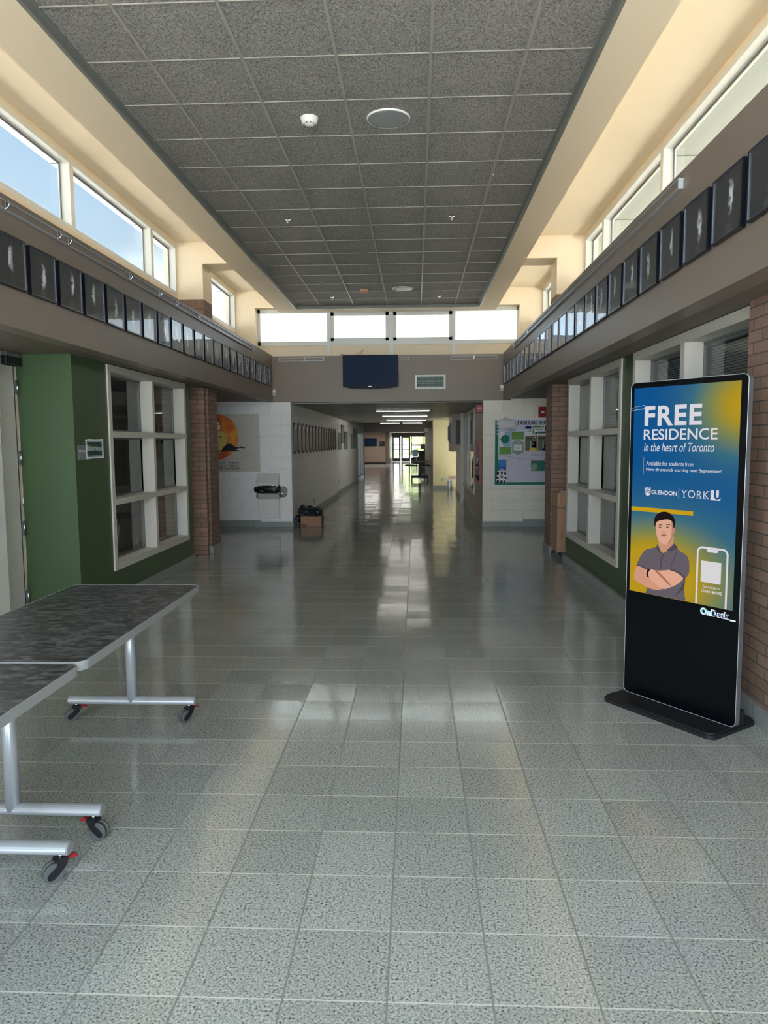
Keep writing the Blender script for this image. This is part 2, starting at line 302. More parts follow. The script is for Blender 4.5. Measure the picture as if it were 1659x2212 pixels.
# ------------------------------------------------------------ mesh helpers
class MB:
    def __init__(s): s.bm = bmesh.new(); s.mats = []
    def _mi(s, m):
        if m is None: return 0
        if m not in s.mats: s.mats.append(m)
        return s.mats.index(m)
    def face(s, pts, m=None):
        vs = [s.bm.verts.new(p) for p in pts]; f = s.bm.faces.new(vs); f.material_index = s._mi(m); return f
    def box(s, x0, x1, y0, y1, z0, z1, m=None, bev=0., M_=None):
        g = bmesh.ops.create_cube(s.bm, size=1.)
        T = Matrix.Translation(((x0+x1)/2, (y0+y1)/2, (z0+z1)/2)) @ Matrix.Diagonal((abs(x1-x0), abs(y1-y0), abs(z1-z0), 1))
        bmesh.ops.transform(s.bm, matrix=T, verts=g['verts'])
        vs = g['verts']
        if bev:
            es = list({e for v in vs for e in v.link_edges})
            r = bmesh.ops.bevel(s.bm, geom=es, offset=bev, segments=2, affect='EDGES', profile=.5)
            vs = list({v for f in r['faces'] for v in f.verts} | {v for v in vs if v.is_valid})
        if M_ is not None: bmesh.ops.transform(s.bm, matrix=M_, verts=vs)
        mi = s._mi(m)
        for f in {f for v in vs for f in v.link_faces}: f.material_index = mi
        return s
    def cyl(s, a, b, r0, r1=None, n=20, m=None, cap=True, smooth=True):
        a, b = Vector(a), Vector(b); r1 = r0 if r1 is None else r1; d = b-a; q = d.to_track_quat('Z', 'Y'); mi = s._mi(m)
        A = [s.bm.verts.new(a+q@Vector((r0*math.cos(2*PI*i/n), r0*math.sin(2*PI*i/n), 0))) for i in range(n)]
        B = [s.bm.verts.new(b+q@Vector((r1*math.cos(2*PI*i/n), r1*math.sin(2*PI*i/n), 0))) for i in range(n)]
        for i in range(n):
            f = s.bm.faces.new((A[i], A[(i+1) % n], B[(i+1) % n], B[i])); f.smooth = smooth; f.material_index = mi
        if cap:
            for f in (s.bm.faces.new(A[::-1]), s.bm.faces.new(B)): f.material_index = mi
        return s
    def lathe(s, prof, c=(0, 0, 0), n=32, m=None, M_=None):
        mi = s._mi(m); rings = []
        for r, z in prof:
            rings.append([s.bm.verts.new(Vector(c)+Vector((r*math.cos(2*PI*i/n), r*math.sin(2*PI*i/n), z))) for i in range(n)] if r > 1e-6 else [s.bm.verts.new(Vector(c)+Vector((0, 0, z)))])
        for A, B in zip(rings, rings[1:]):
            for i in range(n):
                j = (i+1) % n
                vs = [A[i % len(A)], A[j % len(A)], B[j % len(B)], B[i % len(B)]]
                u = []
                for v in vs:
                    if v not in u: u.append(v)
                if len(u) > 2:
                    f = s.bm.faces.new(u); f.smooth = True; f.material_index = mi
        if M_ is not None: bmesh.ops.transform(s.bm, matrix=M_, verts=[v for R in rings for v in R])
        return s
    def tube(s, pts, r, n=10, m=None, closed=False):
        mi = s._mi(m); P = [Vector(p) for p in pts]; R = []; rr = r if isinstance(r, (list, tuple)) else [r]*len(P)
        nrm = None
        for i, p in enumerate(P):
            d = (P[min(i+1, len(P)-1)]-P[max(i-1, 0)])
            if closed: d = P[(i+1) % len(P)]-P[i-1]
            d.normalize()
            if nrm is None: nrm = d.orthogonal().normalized()
            nrm = (nrm-d*nrm.dot(d)).normalized(); bn = d.cross(nrm)
            R.append([s.bm.verts.new(p+rr[i]*(nrm*math.cos(2*PI*k/n)+bn*math.sin(2*PI*k/n))) for k in range(n)])
        seq = list(zip(R, R[1:])) + ([(R[-1], R[0])] if closed else [])
        for A, B in seq:
            for k in range(n):
                f = s.bm.faces.new((A[k], A[(k+1) % n], B[(k+1) % n], B[k])); f.smooth = True; f.material_index = mi
        if not closed:
            for f in (s.bm.faces.new(R[0][::-1]), s.bm.faces.new(R[-1])): f.material_index = mi
        return s
    def prism(s, poly, a, b, axis='y', m=None, tr=None):
        """poly in the plane across axis, from a to b along it"""
        mi = s._mi(m)
        def P(u, v, t_):
            q = {'y': (u, t_, v), 'x': (t_, u, v), 'z': (u, v, t_)}[axis]; return q if tr is None else tr @ Vector(q)
        A = [s.bm.verts.new(P(u, v, a)) for u, v in poly]; B = [s.bm.verts.new(P(u, v, b)) for u, v in poly]; n = len(poly)
        fs = [s.bm.faces.new(A), s.bm.faces.new(B[::-1])]
        for i in range(n): fs.append(s.bm.faces.new((A[i], B[i], B[(i+1) % n], A[(i+1) % n])))
        for f in fs: f.material_index = mi
        return s
    def add_mesh(s, me, M_, m=None):
        mi = s._mi(m); n0 = len(s.bm.verts); f0 = len(s.bm.faces)
        s.bm.from_mesh(me); s.bm.verts.ensure_lookup_table(); s.bm.faces.ensure_lookup_table()
        bmesh.ops.transform(s.bm, matrix=M_, verts=s.bm.verts[n0:])
        for f in s.bm.faces[f0:]: f.material_index = mi
        return s
    def build(s, name, m=None, parent=None, kind=None, loc=None):
        bmesh.ops.recalc_face_normals(s.bm, faces=s.bm.faces)
        me = D.meshes.new(name); s.bm.to_mesh(me); s.bm.free()
        for k in (s.mats or [m]): me.materials.append(k if not isinstance(k, str) else MT[k])
        if s.mats and m is not None and None in s.mats: pass
        ob = D.objects.new(name, me); COL.objects.link(ob)
        if parent: ob.parent = parent
        if kind: ob['kind'] = kind
        if loc: ob.location = loc
        return ob
def box_ob(name, ext, m, parent=None, kind=None, bev=0.):
    return MB().box(*ext, m=m, bev=bev).build(name, None, parent, kind)
def thing(name, label, cat, loc=(0, 0, 0), rotz=0., group=None, kind=None):
    e = D.objects.new(name, None); COL.objects.link(e); e.location = loc; e.rotation_euler = (0, 0, rotz); e.empty_display_size = .1
    if label: e['label'] = label
    if cat: e['category'] = cat
    if group: e['group'] = group
    if kind: e['kind'] = kind
    return e
def tag(o, label, cat, group=None):
    o['label'] = label; o['category'] = cat
    if group: o['group'] = group
    return o
def dup(root, loc, label, rotz=None, group=None):
    r = root.copy(); COL.objects.link(r); r.location = loc; r['label'] = label
    if rotz is not None: r.rotation_euler = (0, 0, rotz)
    if group: r['group'] = group
    for ch in list(root.children):
        c = ch.copy(); COL.objects.link(c); c.parent = r
        for g in list(ch.children):
            d = g.copy(); COL.objects.link(d); d.parent = c
    return r
def smooth_poly(P, k=4):
    n = len(P); out = []
    for i in range(n):
        p0, p1, p2, p3 = [Vector(P[(i+j-1) % n]) for j in range(4)]
        for q in range(k):
            t_ = q/k; out.append(tuple(.5*((2*p1)+(-p0+p2)*t_+(2*p0-5*p1+4*p2-p3)*t_*t_+(-p0+3*p1-3*p2+p3)*t_**3)))
    return out
def rrect(x0, x1, z0, z1, r, n=5):
    pts = []
    for cx, cz, a0 in ((x1-r, z1-r, 0), (x0+r, z1-r, 90), (x0+r, z0+r, 180), (x1-r, z0+r, 270)):
        for i in range(n+1):
            a = math.radians(a0+90*i/n); pts.append((cx+r*math.cos(a), cz+r*math.sin(a)))
    return pts
_tc = {}
def text_mesh(body, offset=0., shear=0., spacing=1.):
    key = (body, offset, shear, spacing)
    if key in _tc: return _tc[key]
    cu = D.curves.new('lettering', 'FONT'); cu.body = body; cu.offset = offset; cu.shear = shear; cu.space_character = spacing; cu.size = 1; cu.resolution_u = 7
    ob = D.objects.new('lettering', cu); COL.objects.link(ob)
    dg = bpy.context.evaluated_depsgraph_get(); dg.update()
    me = D.meshes.new_from_object(ob.evaluated_get(dg)); D.objects.remove(ob); D.curves.remove(cu)
    xs = [v.co.x for v in me.vertices]; ys = [v.co.y for v in me.vertices]
    _tc[key] = (me, min(xs), max(xs), min(ys), max(ys)); return _tc[key]
def text(mb, body, x0, x1, z0, z1, y, m, offset=0., shear=0., spacing=1., frame=None, flip=1):
    """lettering fitted into the box x0..x1, z0..z1 on the plane y, facing -y"""
    me, a, b_, c, d = text_mesh(body, offset, shear, spacing)
    sx_, sz_ = (x1-x0)/(b_-a), (z1-z0)/(d-c)
    T = Matrix(((sx_, 0, 0, x0-a*sx_), (0, 0, 1, y), (0, sz_, 0, z0-c*sz_), (0, 0, 0, 1)))
    if frame is not None: T = frame @ T
    mb.add_mesh(me, T, m)
POLYS = {'hair':[(-0.1754, 1.1029), (-0.1789, 1.1384), (-0.1685, 1.1653), (-0.1429, 1.1855), (-0.1135, 1.1935), (-0.0841, 1.19), (-0.0581, 1.1755), (-0.0392, 1.1505), (-0.0376, 1.1253), (-0.0426, 1.1045), (-0.0484, 1.1065), (-0.0513, 1.1272), (-0.0643, 1.1451), (-0.0899, 1.1493), (-0.1229, 1.1432), (-0.1524, 1.1342), (-0.1669, 1.1199), (-0.1693, 1.1002)],
'face':[(-0.1678, 1.1003), (-0.1669, 1.1199), (-0.1525, 1.1368), (-0.123, 1.1471), (-0.0864, 1.1528), (-0.0629, 1.1465), (-0.0493, 1.1293), (-0.0463, 1.1067), (-0.0388, 1.0998), (-0.0388, 1.0807), (-0.0457, 1.0705), (-0.0485, 1.0479), (-0.0598, 1.0211), (-0.0847, 1.0022), (-0.1104, 1.0012), (-0.1369, 1.0124), (-0.1542, 1.0366), (-0.1636, 1.0682)],
'faceshade':[(-0.0627, 1.1421), (-0.0493, 1.1293), (-0.0463, 1.1067), (-0.0388, 1.0998), (-0.0388, 1.0807), (-0.0457, 1.0705), (-0.0485, 1.0479), (-0.0598, 1.0211), (-0.0847, 1.0022), (-0.0814, 1.0122), (-0.0641, 1.0398), (-0.0583, 1.0787)],
'neck':[(-0.1446, 1.0181), (-0.1412, 0.9859), (-0.1279, 0.968), (-0.1086, 0.9496), (-0.0797, 0.9674), (-0.0483, 1.0032), (-0.0451, 1.0546), (-0.0673, 1.0266), (-0.1033, 1.0097)],
'shirt':[(-0.1476, 0.9982), (-0.1546, 0.9811), (-0.1997, 0.9659), (-0.2265, 0.9574), (-0.253, 0.9329), (-0.2754, 0.8966), (-0.2915, 0.8541), (-0.266, 0.8496), (-0.2186, 0.8376), (-0.2211, 0.7973), (-0.2182, 0.711), (-0.2212, 0.685), (-0.0844, 0.6859), (0.0376, 0.6879), (0.0408, 0.7165), (0.0366, 0.773), (0.041, 0.8054), (0.0405, 0.818), (0.0636, 0.8531), (0.0635, 0.9097), (0.0554, 0.94), (0.0352, 0.9594), (0.0066, 0.9716), (-0.0153, 0.9848), (-0.0378, 1.014), (-0.0585, 0.986), (-0.1012, 0.9505), (-0.1312, 0.9578)],
'collarL':[(-0.1492, 0.9993), (-0.1275, 0.9583), (-0.1197, 0.9482), (-0.1307, 0.9416), (-0.154, 0.9648), (-0.1591, 0.9806)],
'collarR':[(-0.0379, 1.0152), (-0.0119, 0.9915), (-0.0577, 0.9637), (-0.0833, 0.9656), (-0.1012, 0.9505), (-0.08, 0.9738), (-0.0518, 0.9996)],
'placket':[(-0.1071, 0.9498), (-0.0975, 0.951), (-0.1147, 0.9112), (-0.12, 0.8518), (-0.1305, 0.8503), (-0.1283, 0.9159)],
'armL':[(-0.2914, 0.8507), (-0.266, 0.8496), (-0.2223, 0.8338), (-0.202, 0.8068), (-0.1782, 0.784), (-0.147, 0.7625), (-0.1127, 0.7484), (-0.1099, 0.7345), (-0.1381, 0.7232), (-0.1914, 0.7221), (-0.2544, 0.7385), (-0.2946, 0.7523), (-0.3112, 0.7701), (-0.3105, 0.7973), (-0.301, 0.8258)],
'armR':[(-0.226, 0.8266), (-0.1955, 0.841), (-0.1496, 0.8377), (-0.0756, 0.8518), (-0.0575, 0.8576), (-0.0176, 0.8538), (0.0223, 0.8343), (0.0265, 0.8159), (0.013, 0.7978), (-0.0217, 0.7698), (-0.0573, 0.7511), (-0.0936, 0.7353), (-0.1236, 0.7401), (-0.1543, 0.7548), (-0.1934, 0.7783), (-0.2212, 0.8006)],
'band':[(-0.2213, 0.8039), (-0.2183, 0.8297), (-0.2047, 0.841), (-0.1909, 0.8416), (-0.2057, 0.8229), (-0.208, 0.7993), (-0.1983, 0.7888), (-0.2123, 0.7887)],
'sleeve':[(-0.0576, 0.8595), (-0.0177, 0.857), (0.0257, 0.8361), (0.0419, 0.817), (0.0381, 0.8081), (0.0247, 0.8251), (-0.0173, 0.8462), (-0.0581, 0.853)],
'sleeveL':[(-0.2915, 0.8554), (-0.2661, 0.8543), (-0.2171, 0.8412), (-0.2184, 0.8337), (-0.2658, 0.8456), (-0.2921, 0.8486)],
'fold1':[(-0.0218, 0.9681), (-0.0275, 0.9291), (-0.0477, 0.888), (-0.0539, 0.8581), (-0.0583, 0.8594), (-0.0536, 0.8903), (-0.0348, 0.9313)],
'fold2':[(0.0349, 0.8172), (0.0398, 0.7989), (0.0321, 0.7596), (0.0013, 0.7288), (-0.0194, 0.7059), (0.0009, 0.7415), (0.0244, 0.7774)],
'browL':[(-0.1552, 1.108), (-0.1405, 1.1158), (-0.1233, 1.1148), (-0.1232, 1.111), (-0.1404, 1.1113)],
'browR':[(-0.1027, 1.1167), (-0.0853, 1.1222), (-0.0692, 1.1198), (-0.0705, 1.1159), (-0.0851, 1.1177)],
'eyeL':[(-0.1481, 1.0976), (-0.1378, 1.1019), (-0.1273, 1.0996), (-0.1376, 1.0961)],
'eyeR':[(-0.0978, 1.1031), (-0.0877, 1.1072), (-0.0759, 1.1051), (-0.0875, 1.1015)],
'nose':[(-0.122, 1.0756), (-0.1092, 1.0723), (-0.0969, 1.0781), (-0.0996, 1.0707), (-0.1091, 1.0678), (-0.1188, 1.0694)],
'mouth':[(-0.1286, 1.0536), (-0.111, 1.0593), (-0.0918, 1.058), (-0.0959, 1.0505), (-0.1106, 1.0477), (-0.1232, 1.0483)],
'ear':[(-0.0469, 1.1041), (-0.0382, 1.1024), (-0.0375, 1.084), (-0.0436, 1.0726), (-0.0482, 1.0798)],
'shield':[(-0.253, 1.3327), (-0.2107, 1.3321), (-0.2103, 1.299), (-0.2145, 1.287), (-0.231, 1.2769), (-0.246, 1.2865), (-0.251, 1.2968)],
}

MT.update({'cmupanel': block_mat('grey_painted_block_panel', .40, .203, .0045, (200, 196, 188), (196, 192, 184), (178, 174, 168), .6, .3, z0=.115),
 'beakyellow': mat('pale_yellow_paint', (214, 190, 110), .6, noise=.12), 'navymtn': mat('navy_black_paint', (24, 30, 44), .6), 'bagdark': mat('dark_crinkled_plastic', (44, 52, 60), .3, bump=.6, bscale=30),
 'skyblue': mat('sky_blue_print', (44, 130, 200), .6), 'tealcard': mat('teal_card', (52, 128, 108), .7), 'purple': mat('purple_orange_poster', (96, 66, 84), .6, noise=.35, nscale=9), 'brightgreen': mat('bright_green_panel', (80, 150, 50), .6),
 'navyfr': mat('navy_frame', (28, 44, 70), .4), 'pinkpaper': mat('pale_pink_plastic', (216, 190, 184), .6)})
# ============================================================ the shell
def S(name, exts, m, bev=0.):
    mb = MB()
    for e in exts: mb.box(*e, m=m, bev=bev)
    return mb.build(name, None, None, 'structure')
BX0, BX1 = -2.705, 1.63          # faces of the side beams
SOF = 2.395; FY = 13.77          # soffit height, far beam face
CW0, CW1 = -3.38, 2.34           # clerestory wall faces
S('floor', [(-8, 6, -1.5, 62, -.1, 0)], 'floor')
# recessed acoustic ceiling: tiles, grid bars, edge trim
mb = MB().box(-2.20, 1.19, -1.4, 13.50, 4.092, 4.13, m='acoustic')
for k in range(6):
    x = -1.727+.61*k
    if x < 1.1: mb.box(x-.010, x+.010, -1.4, 13.46, 4.084, 4.093, m='tbar')
for j in range(-15, 15):
    y = 4.91+.61*j
    if -4 < y < 13.4: mb.box(-2.17, 1.15, y-.004, y+.004, 4.086, 4.093, m='tbar')
mb.build('ceiling', None, None, 'structure')
S('trim_1', [(-2.19, -2.165, -1.4, 13.47, 4.04, 4.094), (1.148, 1.172, -1.4, 13.47, 4.04, 4.094), (-2.19, 1.172, 13.445, 13.47, 4.04, 4.094),
             (-2.165, -2.14, -1.4, 13.445, 4.083, 4.094), (1.123, 1.148, -1.4, 13.445, 4.083, 4.094)], 'trimgrey')
S('ceiling_surround', [(-2.55, -2.19, -1.4, 13.77, 4.04, 4.44), (1.172, 1.48, -1.4, 13.77, 4.04, 4.44), (-2.19, 1.172, 13.47, 13.77, 4.04, 4.44),
                       (-3.6, 2.56, -1.4, 14.1, 4.44, 4.55), (-3.38, -2.55, 10.42, 10.86, 4.14, 4.44), (1.48, 2.34, 10.42, 10.86, 4.14, 4.44)], 'cream')
# beams with dark soffits
S('wall_beam_left', [(-2.85, BX0, -1.4, 13.77, SOF, 3.25)], 'brown')
S('wall_beam_right', [(BX1, BX1+.145, -1.4, 13.77, SOF+.015, 3.25)], 'brown')
mb = MB()
for f, zt in (((-2.85, 1.775), (3.25, 3.22)),):
    pass
mb.box(-2.85, 1.775, FY, FY+.2, 2.378, 3.235, m='brown'); mb.build('wall_beam_far', None, None, 'structure')
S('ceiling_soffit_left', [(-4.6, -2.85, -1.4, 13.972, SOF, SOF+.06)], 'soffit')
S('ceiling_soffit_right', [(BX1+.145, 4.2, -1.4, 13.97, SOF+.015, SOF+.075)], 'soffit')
S('trim_2', [(-3.38, -2.85, -1.4, 13.95, 3.14, 3.2), (1.775, 2.34, -1.4, 13.95, 3.14, 3.2), (-2.85, 1.775, 13.97, 14.1, 3.14, 3.2)], 'cream')
# clerestory walls with their window openings
def clerestory(name, x0, x1):
    ys = [(-1.5, -1.4), (10.42, 10.86), (13.77, 14.1)]
    e = [(x0, x1, -1.4, 14.1, 3.1, 3.70), (x0, x1, -1.4, 14.1, 4.40, 4.50)] + [(x0, x1, a, b, 3.70, 4.40) for a, b in ys]
    S(name, e, 'cream')
clerestory('wall_clerestory_left', -3.56, CW0); clerestory('wall_clerestory_right', CW1, 2.52)
S('wall_pier_left', [(-3.38, -3.01, 10.42, 10.86, 3.65, 4.14)], 'cream'); S('wall_pier_right', [(1.96, 2.34, 10.42, 10.86, 3.65, 4.14)], 'cream')
S('wall_clerestory_far', [(-3.38, -3.0, FY, 14.1, 3.2, 4.44), (1.92, 2.34, FY, 14.1, 3.2, 4.44), (-3.0, 1.92, FY, 14.1, 4.13, 4.44)], 'cream')
# window units: frame, mullions, panes. u runs along the wall
def unit(name, plane, at, u0, u1, z0, z1, muls, fw=.08, d=.10, gd=.095, m='white', bars=(), fz=None, mw=.08, gm='glass', sgn=1):
    """plane 'x' = wall at x = at, sgn the side the room is on; 'y' likewise"""
    w_ = thing(name, None, None, kind='structure')
    def bb(mb, a, b, dd0, dd1, za, zb, mm):
        p, q = at-sgn*dd0, at-sgn*dd1
        p, q = min(p, q), max(p, q)
        mb.box(*((p, q, a, b, za, zb) if plane == 'x' else (a, b, p, q, za, zb)), m=mm)
    fz = fw if fz is None else fz
    mb = MB(); bb(mb, u0+fw, u1-fw, 0, d, z1-fz, z1, m); bb(mb, u0+fw, u1-fw, 0, d, z0, z0+fz, m); bb(mb, u0, u0+fw, 0, d, z0, z1, m); bb(mb, u1-fw, u1, 0, d, z0, z1, m)
    o = mb.build('frame', None, w_); o['kind'] = 'structure'
    edges = [u0+fw] + [x for mu in muls for x in (mu-mw/2, mu+mw/2)] + [u1-fw]
    for mu in muls:
        mb = MB(); bb(mb, mu-mw/2, mu+mw/2, 0, d, z0+fz, z1-fz, m); o = mb.build('mullion', None, w_); o['kind'] = 'structure'
    zs = [z0+fz] + [x for ba in bars for x in ba] + [z1-fz]
    for a, b in bars:
        mb = MB()
        for e0, e1 in zip(edges[::2], edges[1::2]): bb(mb, e0, e1, 0, d, a, b, m)
        o = mb.build('transom', None, w_); o['kind'] = 'structure'
    for i in range(0, len(edges), 2):
        for k in range(0, len(zs), 2):
            mb = MB(); a, b, c, e = edges[i], edges[i+1], zs[k], zs[k+1]
            bb(mb, a, b, gd, gd+.006, c, e, gm)
            o = mb.build('pane', None, w_); o['kind'] = 'structure'
            mb = MB(); s_ = .018                           # dark glazing gasket round each pane
            for q in ((a, a+s_, c, e), (b-s_, b, c, e), (a, b, c, c+s_), (a, b, e-s_, e)): bb(mb, q[0], q[1], gd-.008, gd, q[2], q[3], 'steelgrey')
            o = mb.build('gasket', None, w_); o['kind'] = 'structure'
    return w_
unit('window_1', 'x', CW0, -1.4, 10.42, 3.70, 4.40, [.72, 2.9, 5.08-.01, 7.28, 9.46], fw=.04, d=.12, gd=.10, fz=.05)
unit('window_2', 'x', CW0, 10.86, 13.77, 3.70, 4.40, [], fw=.04, d=.12, gd=.10, fz=.05)
unit('window_3', 'x', CW1, -1.4, 10.42, 3.70, 4.40, [.72, 2.9, 7.28, 9.46], fw=.04, d=.12, gd=.10, sgn=-1, fz=.05)
unit('window_4', 'x', CW1, 10.86, 13.77, 3.70, 4.40, [], fw=.04, d=.12, gd=.10, sgn=-1, fz=.05)
# far clerestory window: four lights above cream panels; the two middle lights are opening sashes
wf = thing('window_5', None, None, kind='structure')
mb = MB(); Y0, Y1 = 13.95, 14.02
mb.box(-3.0, 1.92, Y0, Y1, 4.06, 4.13, m='white'); mb.box(-3.0, 1.92, Y0, Y1, 3.455, 3.53, m='white')
mb.box(-3.0, -2.95, Y0, Y1, 3.2, 4.13, m='white'); mb.box(1.90, 1.92, Y0, Y1, 3.2, 4.13, m='white')
mb.build('frame', None, wf)['kind'] = 'structure'
for a, b in ((-1.675, -1.605), (-.505, -.42), (.69, .75)): MB().box(a, b, Y0-.01, Y1, 3.2, 4.06, m='white').build('mullion', None, wf)['kind'] = 'structure'
for a, b in ((-1.605, -.505), (-.42, .69)):
    mb = MB()
    for e in ((a, a+.06, 3.53, 4.06), (b-.06, b, 3.53, 4.06), (a, b, 3.53, 3.585), (a, b, 4.0, 4.06)): mb.box(e[0], e[1], Y0+.005, Y1, e[2], e[3], m='white')
    mb.build('sash', None, wf)['kind'] = 'structure'
for a, b in ((-2.95, -1.675), (-1.605, -.505), (-.42, .69), (.75, 1.90)):
    MB().box(a, b, 13.985, 13.99, 3.53, 4.06, m='glass').build('pane', None, wf)['kind'] = 'structure'
    MB().box(a, b, 13.97, 14.0, 3.2, 3.455, m='cream').build('panel', None, wf)['kind'] = 'structure'

# side walls below the beams
def holed(mb, x0, x1, y0, y1, z0, z1, holes, m):
    ys = y0
    for a, b, c, d in sorted(holes):
        mb.box(x0, x1, ys, a, z0, z1, m=m); mb.box(x0, x1, a, b, z0, c, m=m); mb.box(x0, x1, a, b, d, z1, m=m); ys = b
    mb.box(x0, x1, ys, y1, z0, z1, m=m)
mb = MB(); holed(mb, -3.13, -3.01, 6.31, 9.63, 0, 2.40, [(7.05, 9.40, .37, 2.37)], 'green'); mb.box(-3.5, -3.13, 6.31, 6.43, 0, 2.40, m='green')
mb.build('wall_left', None, None, 'structure')
mb = MB(); holed(mb, 2.0, 2.12, 4.42, 9.72, 0, 2.42, [(4.44, 6.80, .33, 2.38), (7.22, 9.64, .37, 2.38)], 'green'); mb.build('wall_right', None, None, 'structure')
unit('window_6', 'x', -2.995, 7.03, 9.42, .345, 2.385, [8.245], fw=.07, d=.16, gd=.145, bars=[(1.675, 1.735), (1.0, 1.06)], mw=.065, gm='glassin', m='offwhite')
unit('window_7', 'x', 1.985, 7.20, 9.66, .355, 2.405, [8.44], fw=.075, d=.16, gd=.145, bars=[(1.675, 1.735), (1.0, 1.06)], mw=.07, gm='glassin', m='offwhite', sgn=-1)
unit('window_8', 'x', 1.985, 4.42, 6.82, .30, 2.405, [5.58], fw=.075, d=.16, gd=.145, bars=[(1.675, 1.735), (1.0, 1.06)], mw=.085, gm='glassin', m='offwhite', sgn=-1)
S('wall_brick_right', [(1.945, 2.2, -1.4, 4.405, 0, 2.42)], 'brick')
S('wall_pillar_left', [(-3.40, -2.985, 10.42, 10.88, .1, SOF), (-3.38, -3.01, 10.43, 10.86, 3.0, 3.65)], 'brick')
S('wall_pillar_right', [(1.93, 2.34, 10.45, 10.93, .1, 2.42), (1.96, 2.34, 10.43, 10.86, 3.0, 3.65)], 'brick')
S('wall_far_left', [(-4.6, -2.85, FY, FY+.2, 0, 2.394), (-2.85, -2.365, FY, FY+.2, 0, 2.378)], 'cmu'); S('wall_far_right', [(1.265, 1.775, FY, FY+.2, 0, 2.378), (1.775, 4.2, FY, FY+.2, 0, 2.409)], 'cmucream')
S('baseboard_far', [(-2.99, -2.365+.006, FY-.012, FY, 0, .105), (1.259, 2.03, FY-.012, FY, 0, .105)], 'base')
S('baseboard_far_end', [(-4.5, -2.99, FY-.03, FY, 0, .135), (2.03, 4.1, FY-.03, FY, 0, .15)], 'base')
S('baseboard_left', [(-3.01, -2.995, 6.31, 9.64, 0, .11), (-3.5, -2.995, 6.297, 6.31, 0, .11), (-3.42, -2.965, 10.40, 10.90, 0, .11), (-3.02, -2.995, 9.63, 9.645, 0, .11)], 'base')
S('baseboard_right', [(1.965, 2.0, 4.405, 9.735, 0, .11), (1.93, 1.945, -1.4, 4.43, 0, .11), (1.91, 2.36, 10.43, 10.95, 0, .11), (1.965, 2.12, 9.72, 9.735, 0, .11)], 'base')
# door recess on the left, near the camera
d1 = thing('door_1', None, None, kind='structure')
MB().box(-3.62, -3.5, 6.075, 6.297, .0, 2.285, m='offwhite').build('door_stile', None, d1)['kind'] = 'structure'
MB().box(-3.62, -3.49, 6.01, 6.07, 0, 2.395, m='offwhite').box(-3.62, -3.50, 6.25, 6.262, .0, 2.285, m='offwhite').build('door_frame', None, d1)['kind'] = 'structure'
for z in (.185, .806, 1.43, 2.049):
    MB().box(-3.505, -3.487, 6.262, 6.292, z, z+.12, m='steelgrey').cyl((-3.484, 6.277, z-.004), (-3.484, 6.277, z+.124), .008, n=10, m='chrome').build('hinge', None, d1)['kind'] = 'structure'
MB().box(-3.56, -3.44, 6.05, 6.297, 2.288, 2.36, m='blackmat', bev=.006).box(-3.54, -3.45, 6.08, 6.28, 2.36, 2.393, m='steelgrey').build('door_closer', None, d1)['kind'] = 'structure'
S('wall_entry_left', [(-4.0, -3.41, 5.70, 5.855, 0, SOF), (-3.62, -3.5, 5.855, 6.01, 0, SOF)], 'white')
S('wall_entry_side', [(-4.1, -4.0, -1.4, 5.86, 0, SOF), (-4.0, -3.62, 5.86, 6.31, 2.3, SOF), (-3.75, -3.63, 5.8, 6.35, 0, 2.4)], 'beige')
# unseen entrance glazing behind the camera, set close and tall for more light
unit('window_9', 'y', -1.4, -4.0, 1.94, .05, 2.38, [-3.0, -2.0, -1.0, 0., 1.0], fw=.06, d=.1, gd=.05, m='steelgrey', sgn=1, mw=.05)
unit('window_13', 'y', -1.4, -3.38, 2.34, 2.50, 4.04, [-2.0, -1.0, 0., 1.0], fw=.06, d=.1, gd=.05, m='steelgrey', sgn=1, mw=.05)
# side rooms
S('wall_library', [(-3.95, -3.01, 10.30, 10.36, 0, 2.6), (-8.1, -8.0, 4, 18, 0, 2.7), (-8.1, -3.9, 18, 18.1, 0, 2.7)], 'brick')
S('wall_library_near', [(-8, -3.62, 6.2, 6.3, 0, 2.7), (-4.0, -3.95, 10.36, 18.1, 0, 2.7)], 'beige')
S('ceiling_library', [(-8.1, -3.13, 6.2, 18.1, 2.62, 2.70)], 'corrceil'); S('floor_library', [(-8, -3.13, 6.3, 10.30, 0, .004), (-8, -3.95, 10.3, 18, 0, .004)], 'carpet')
S('wall_office', [(5.5, 5.6, 4.3, 9.8, 0, 2.7), (2.12, 5.6, 4.28, 4.405, 0, 2.7), (2.12, 5.6, 9.72, 9.8, 0, 2.7)], 'beige')
S('ceiling_office', [(2.12, 5.6, 4.3, 9.8, 2.55, 2.65)], 'corrceil')
# cross passage ends
S('wall_passage_left', [(-4.6, -4.5, 9.6, 13.97, 0, 2.4)], 'white'); S('wall_passage_right', [(4.1, 4.2, 9.7, 13.97, 0, 2.4)], 'cream')
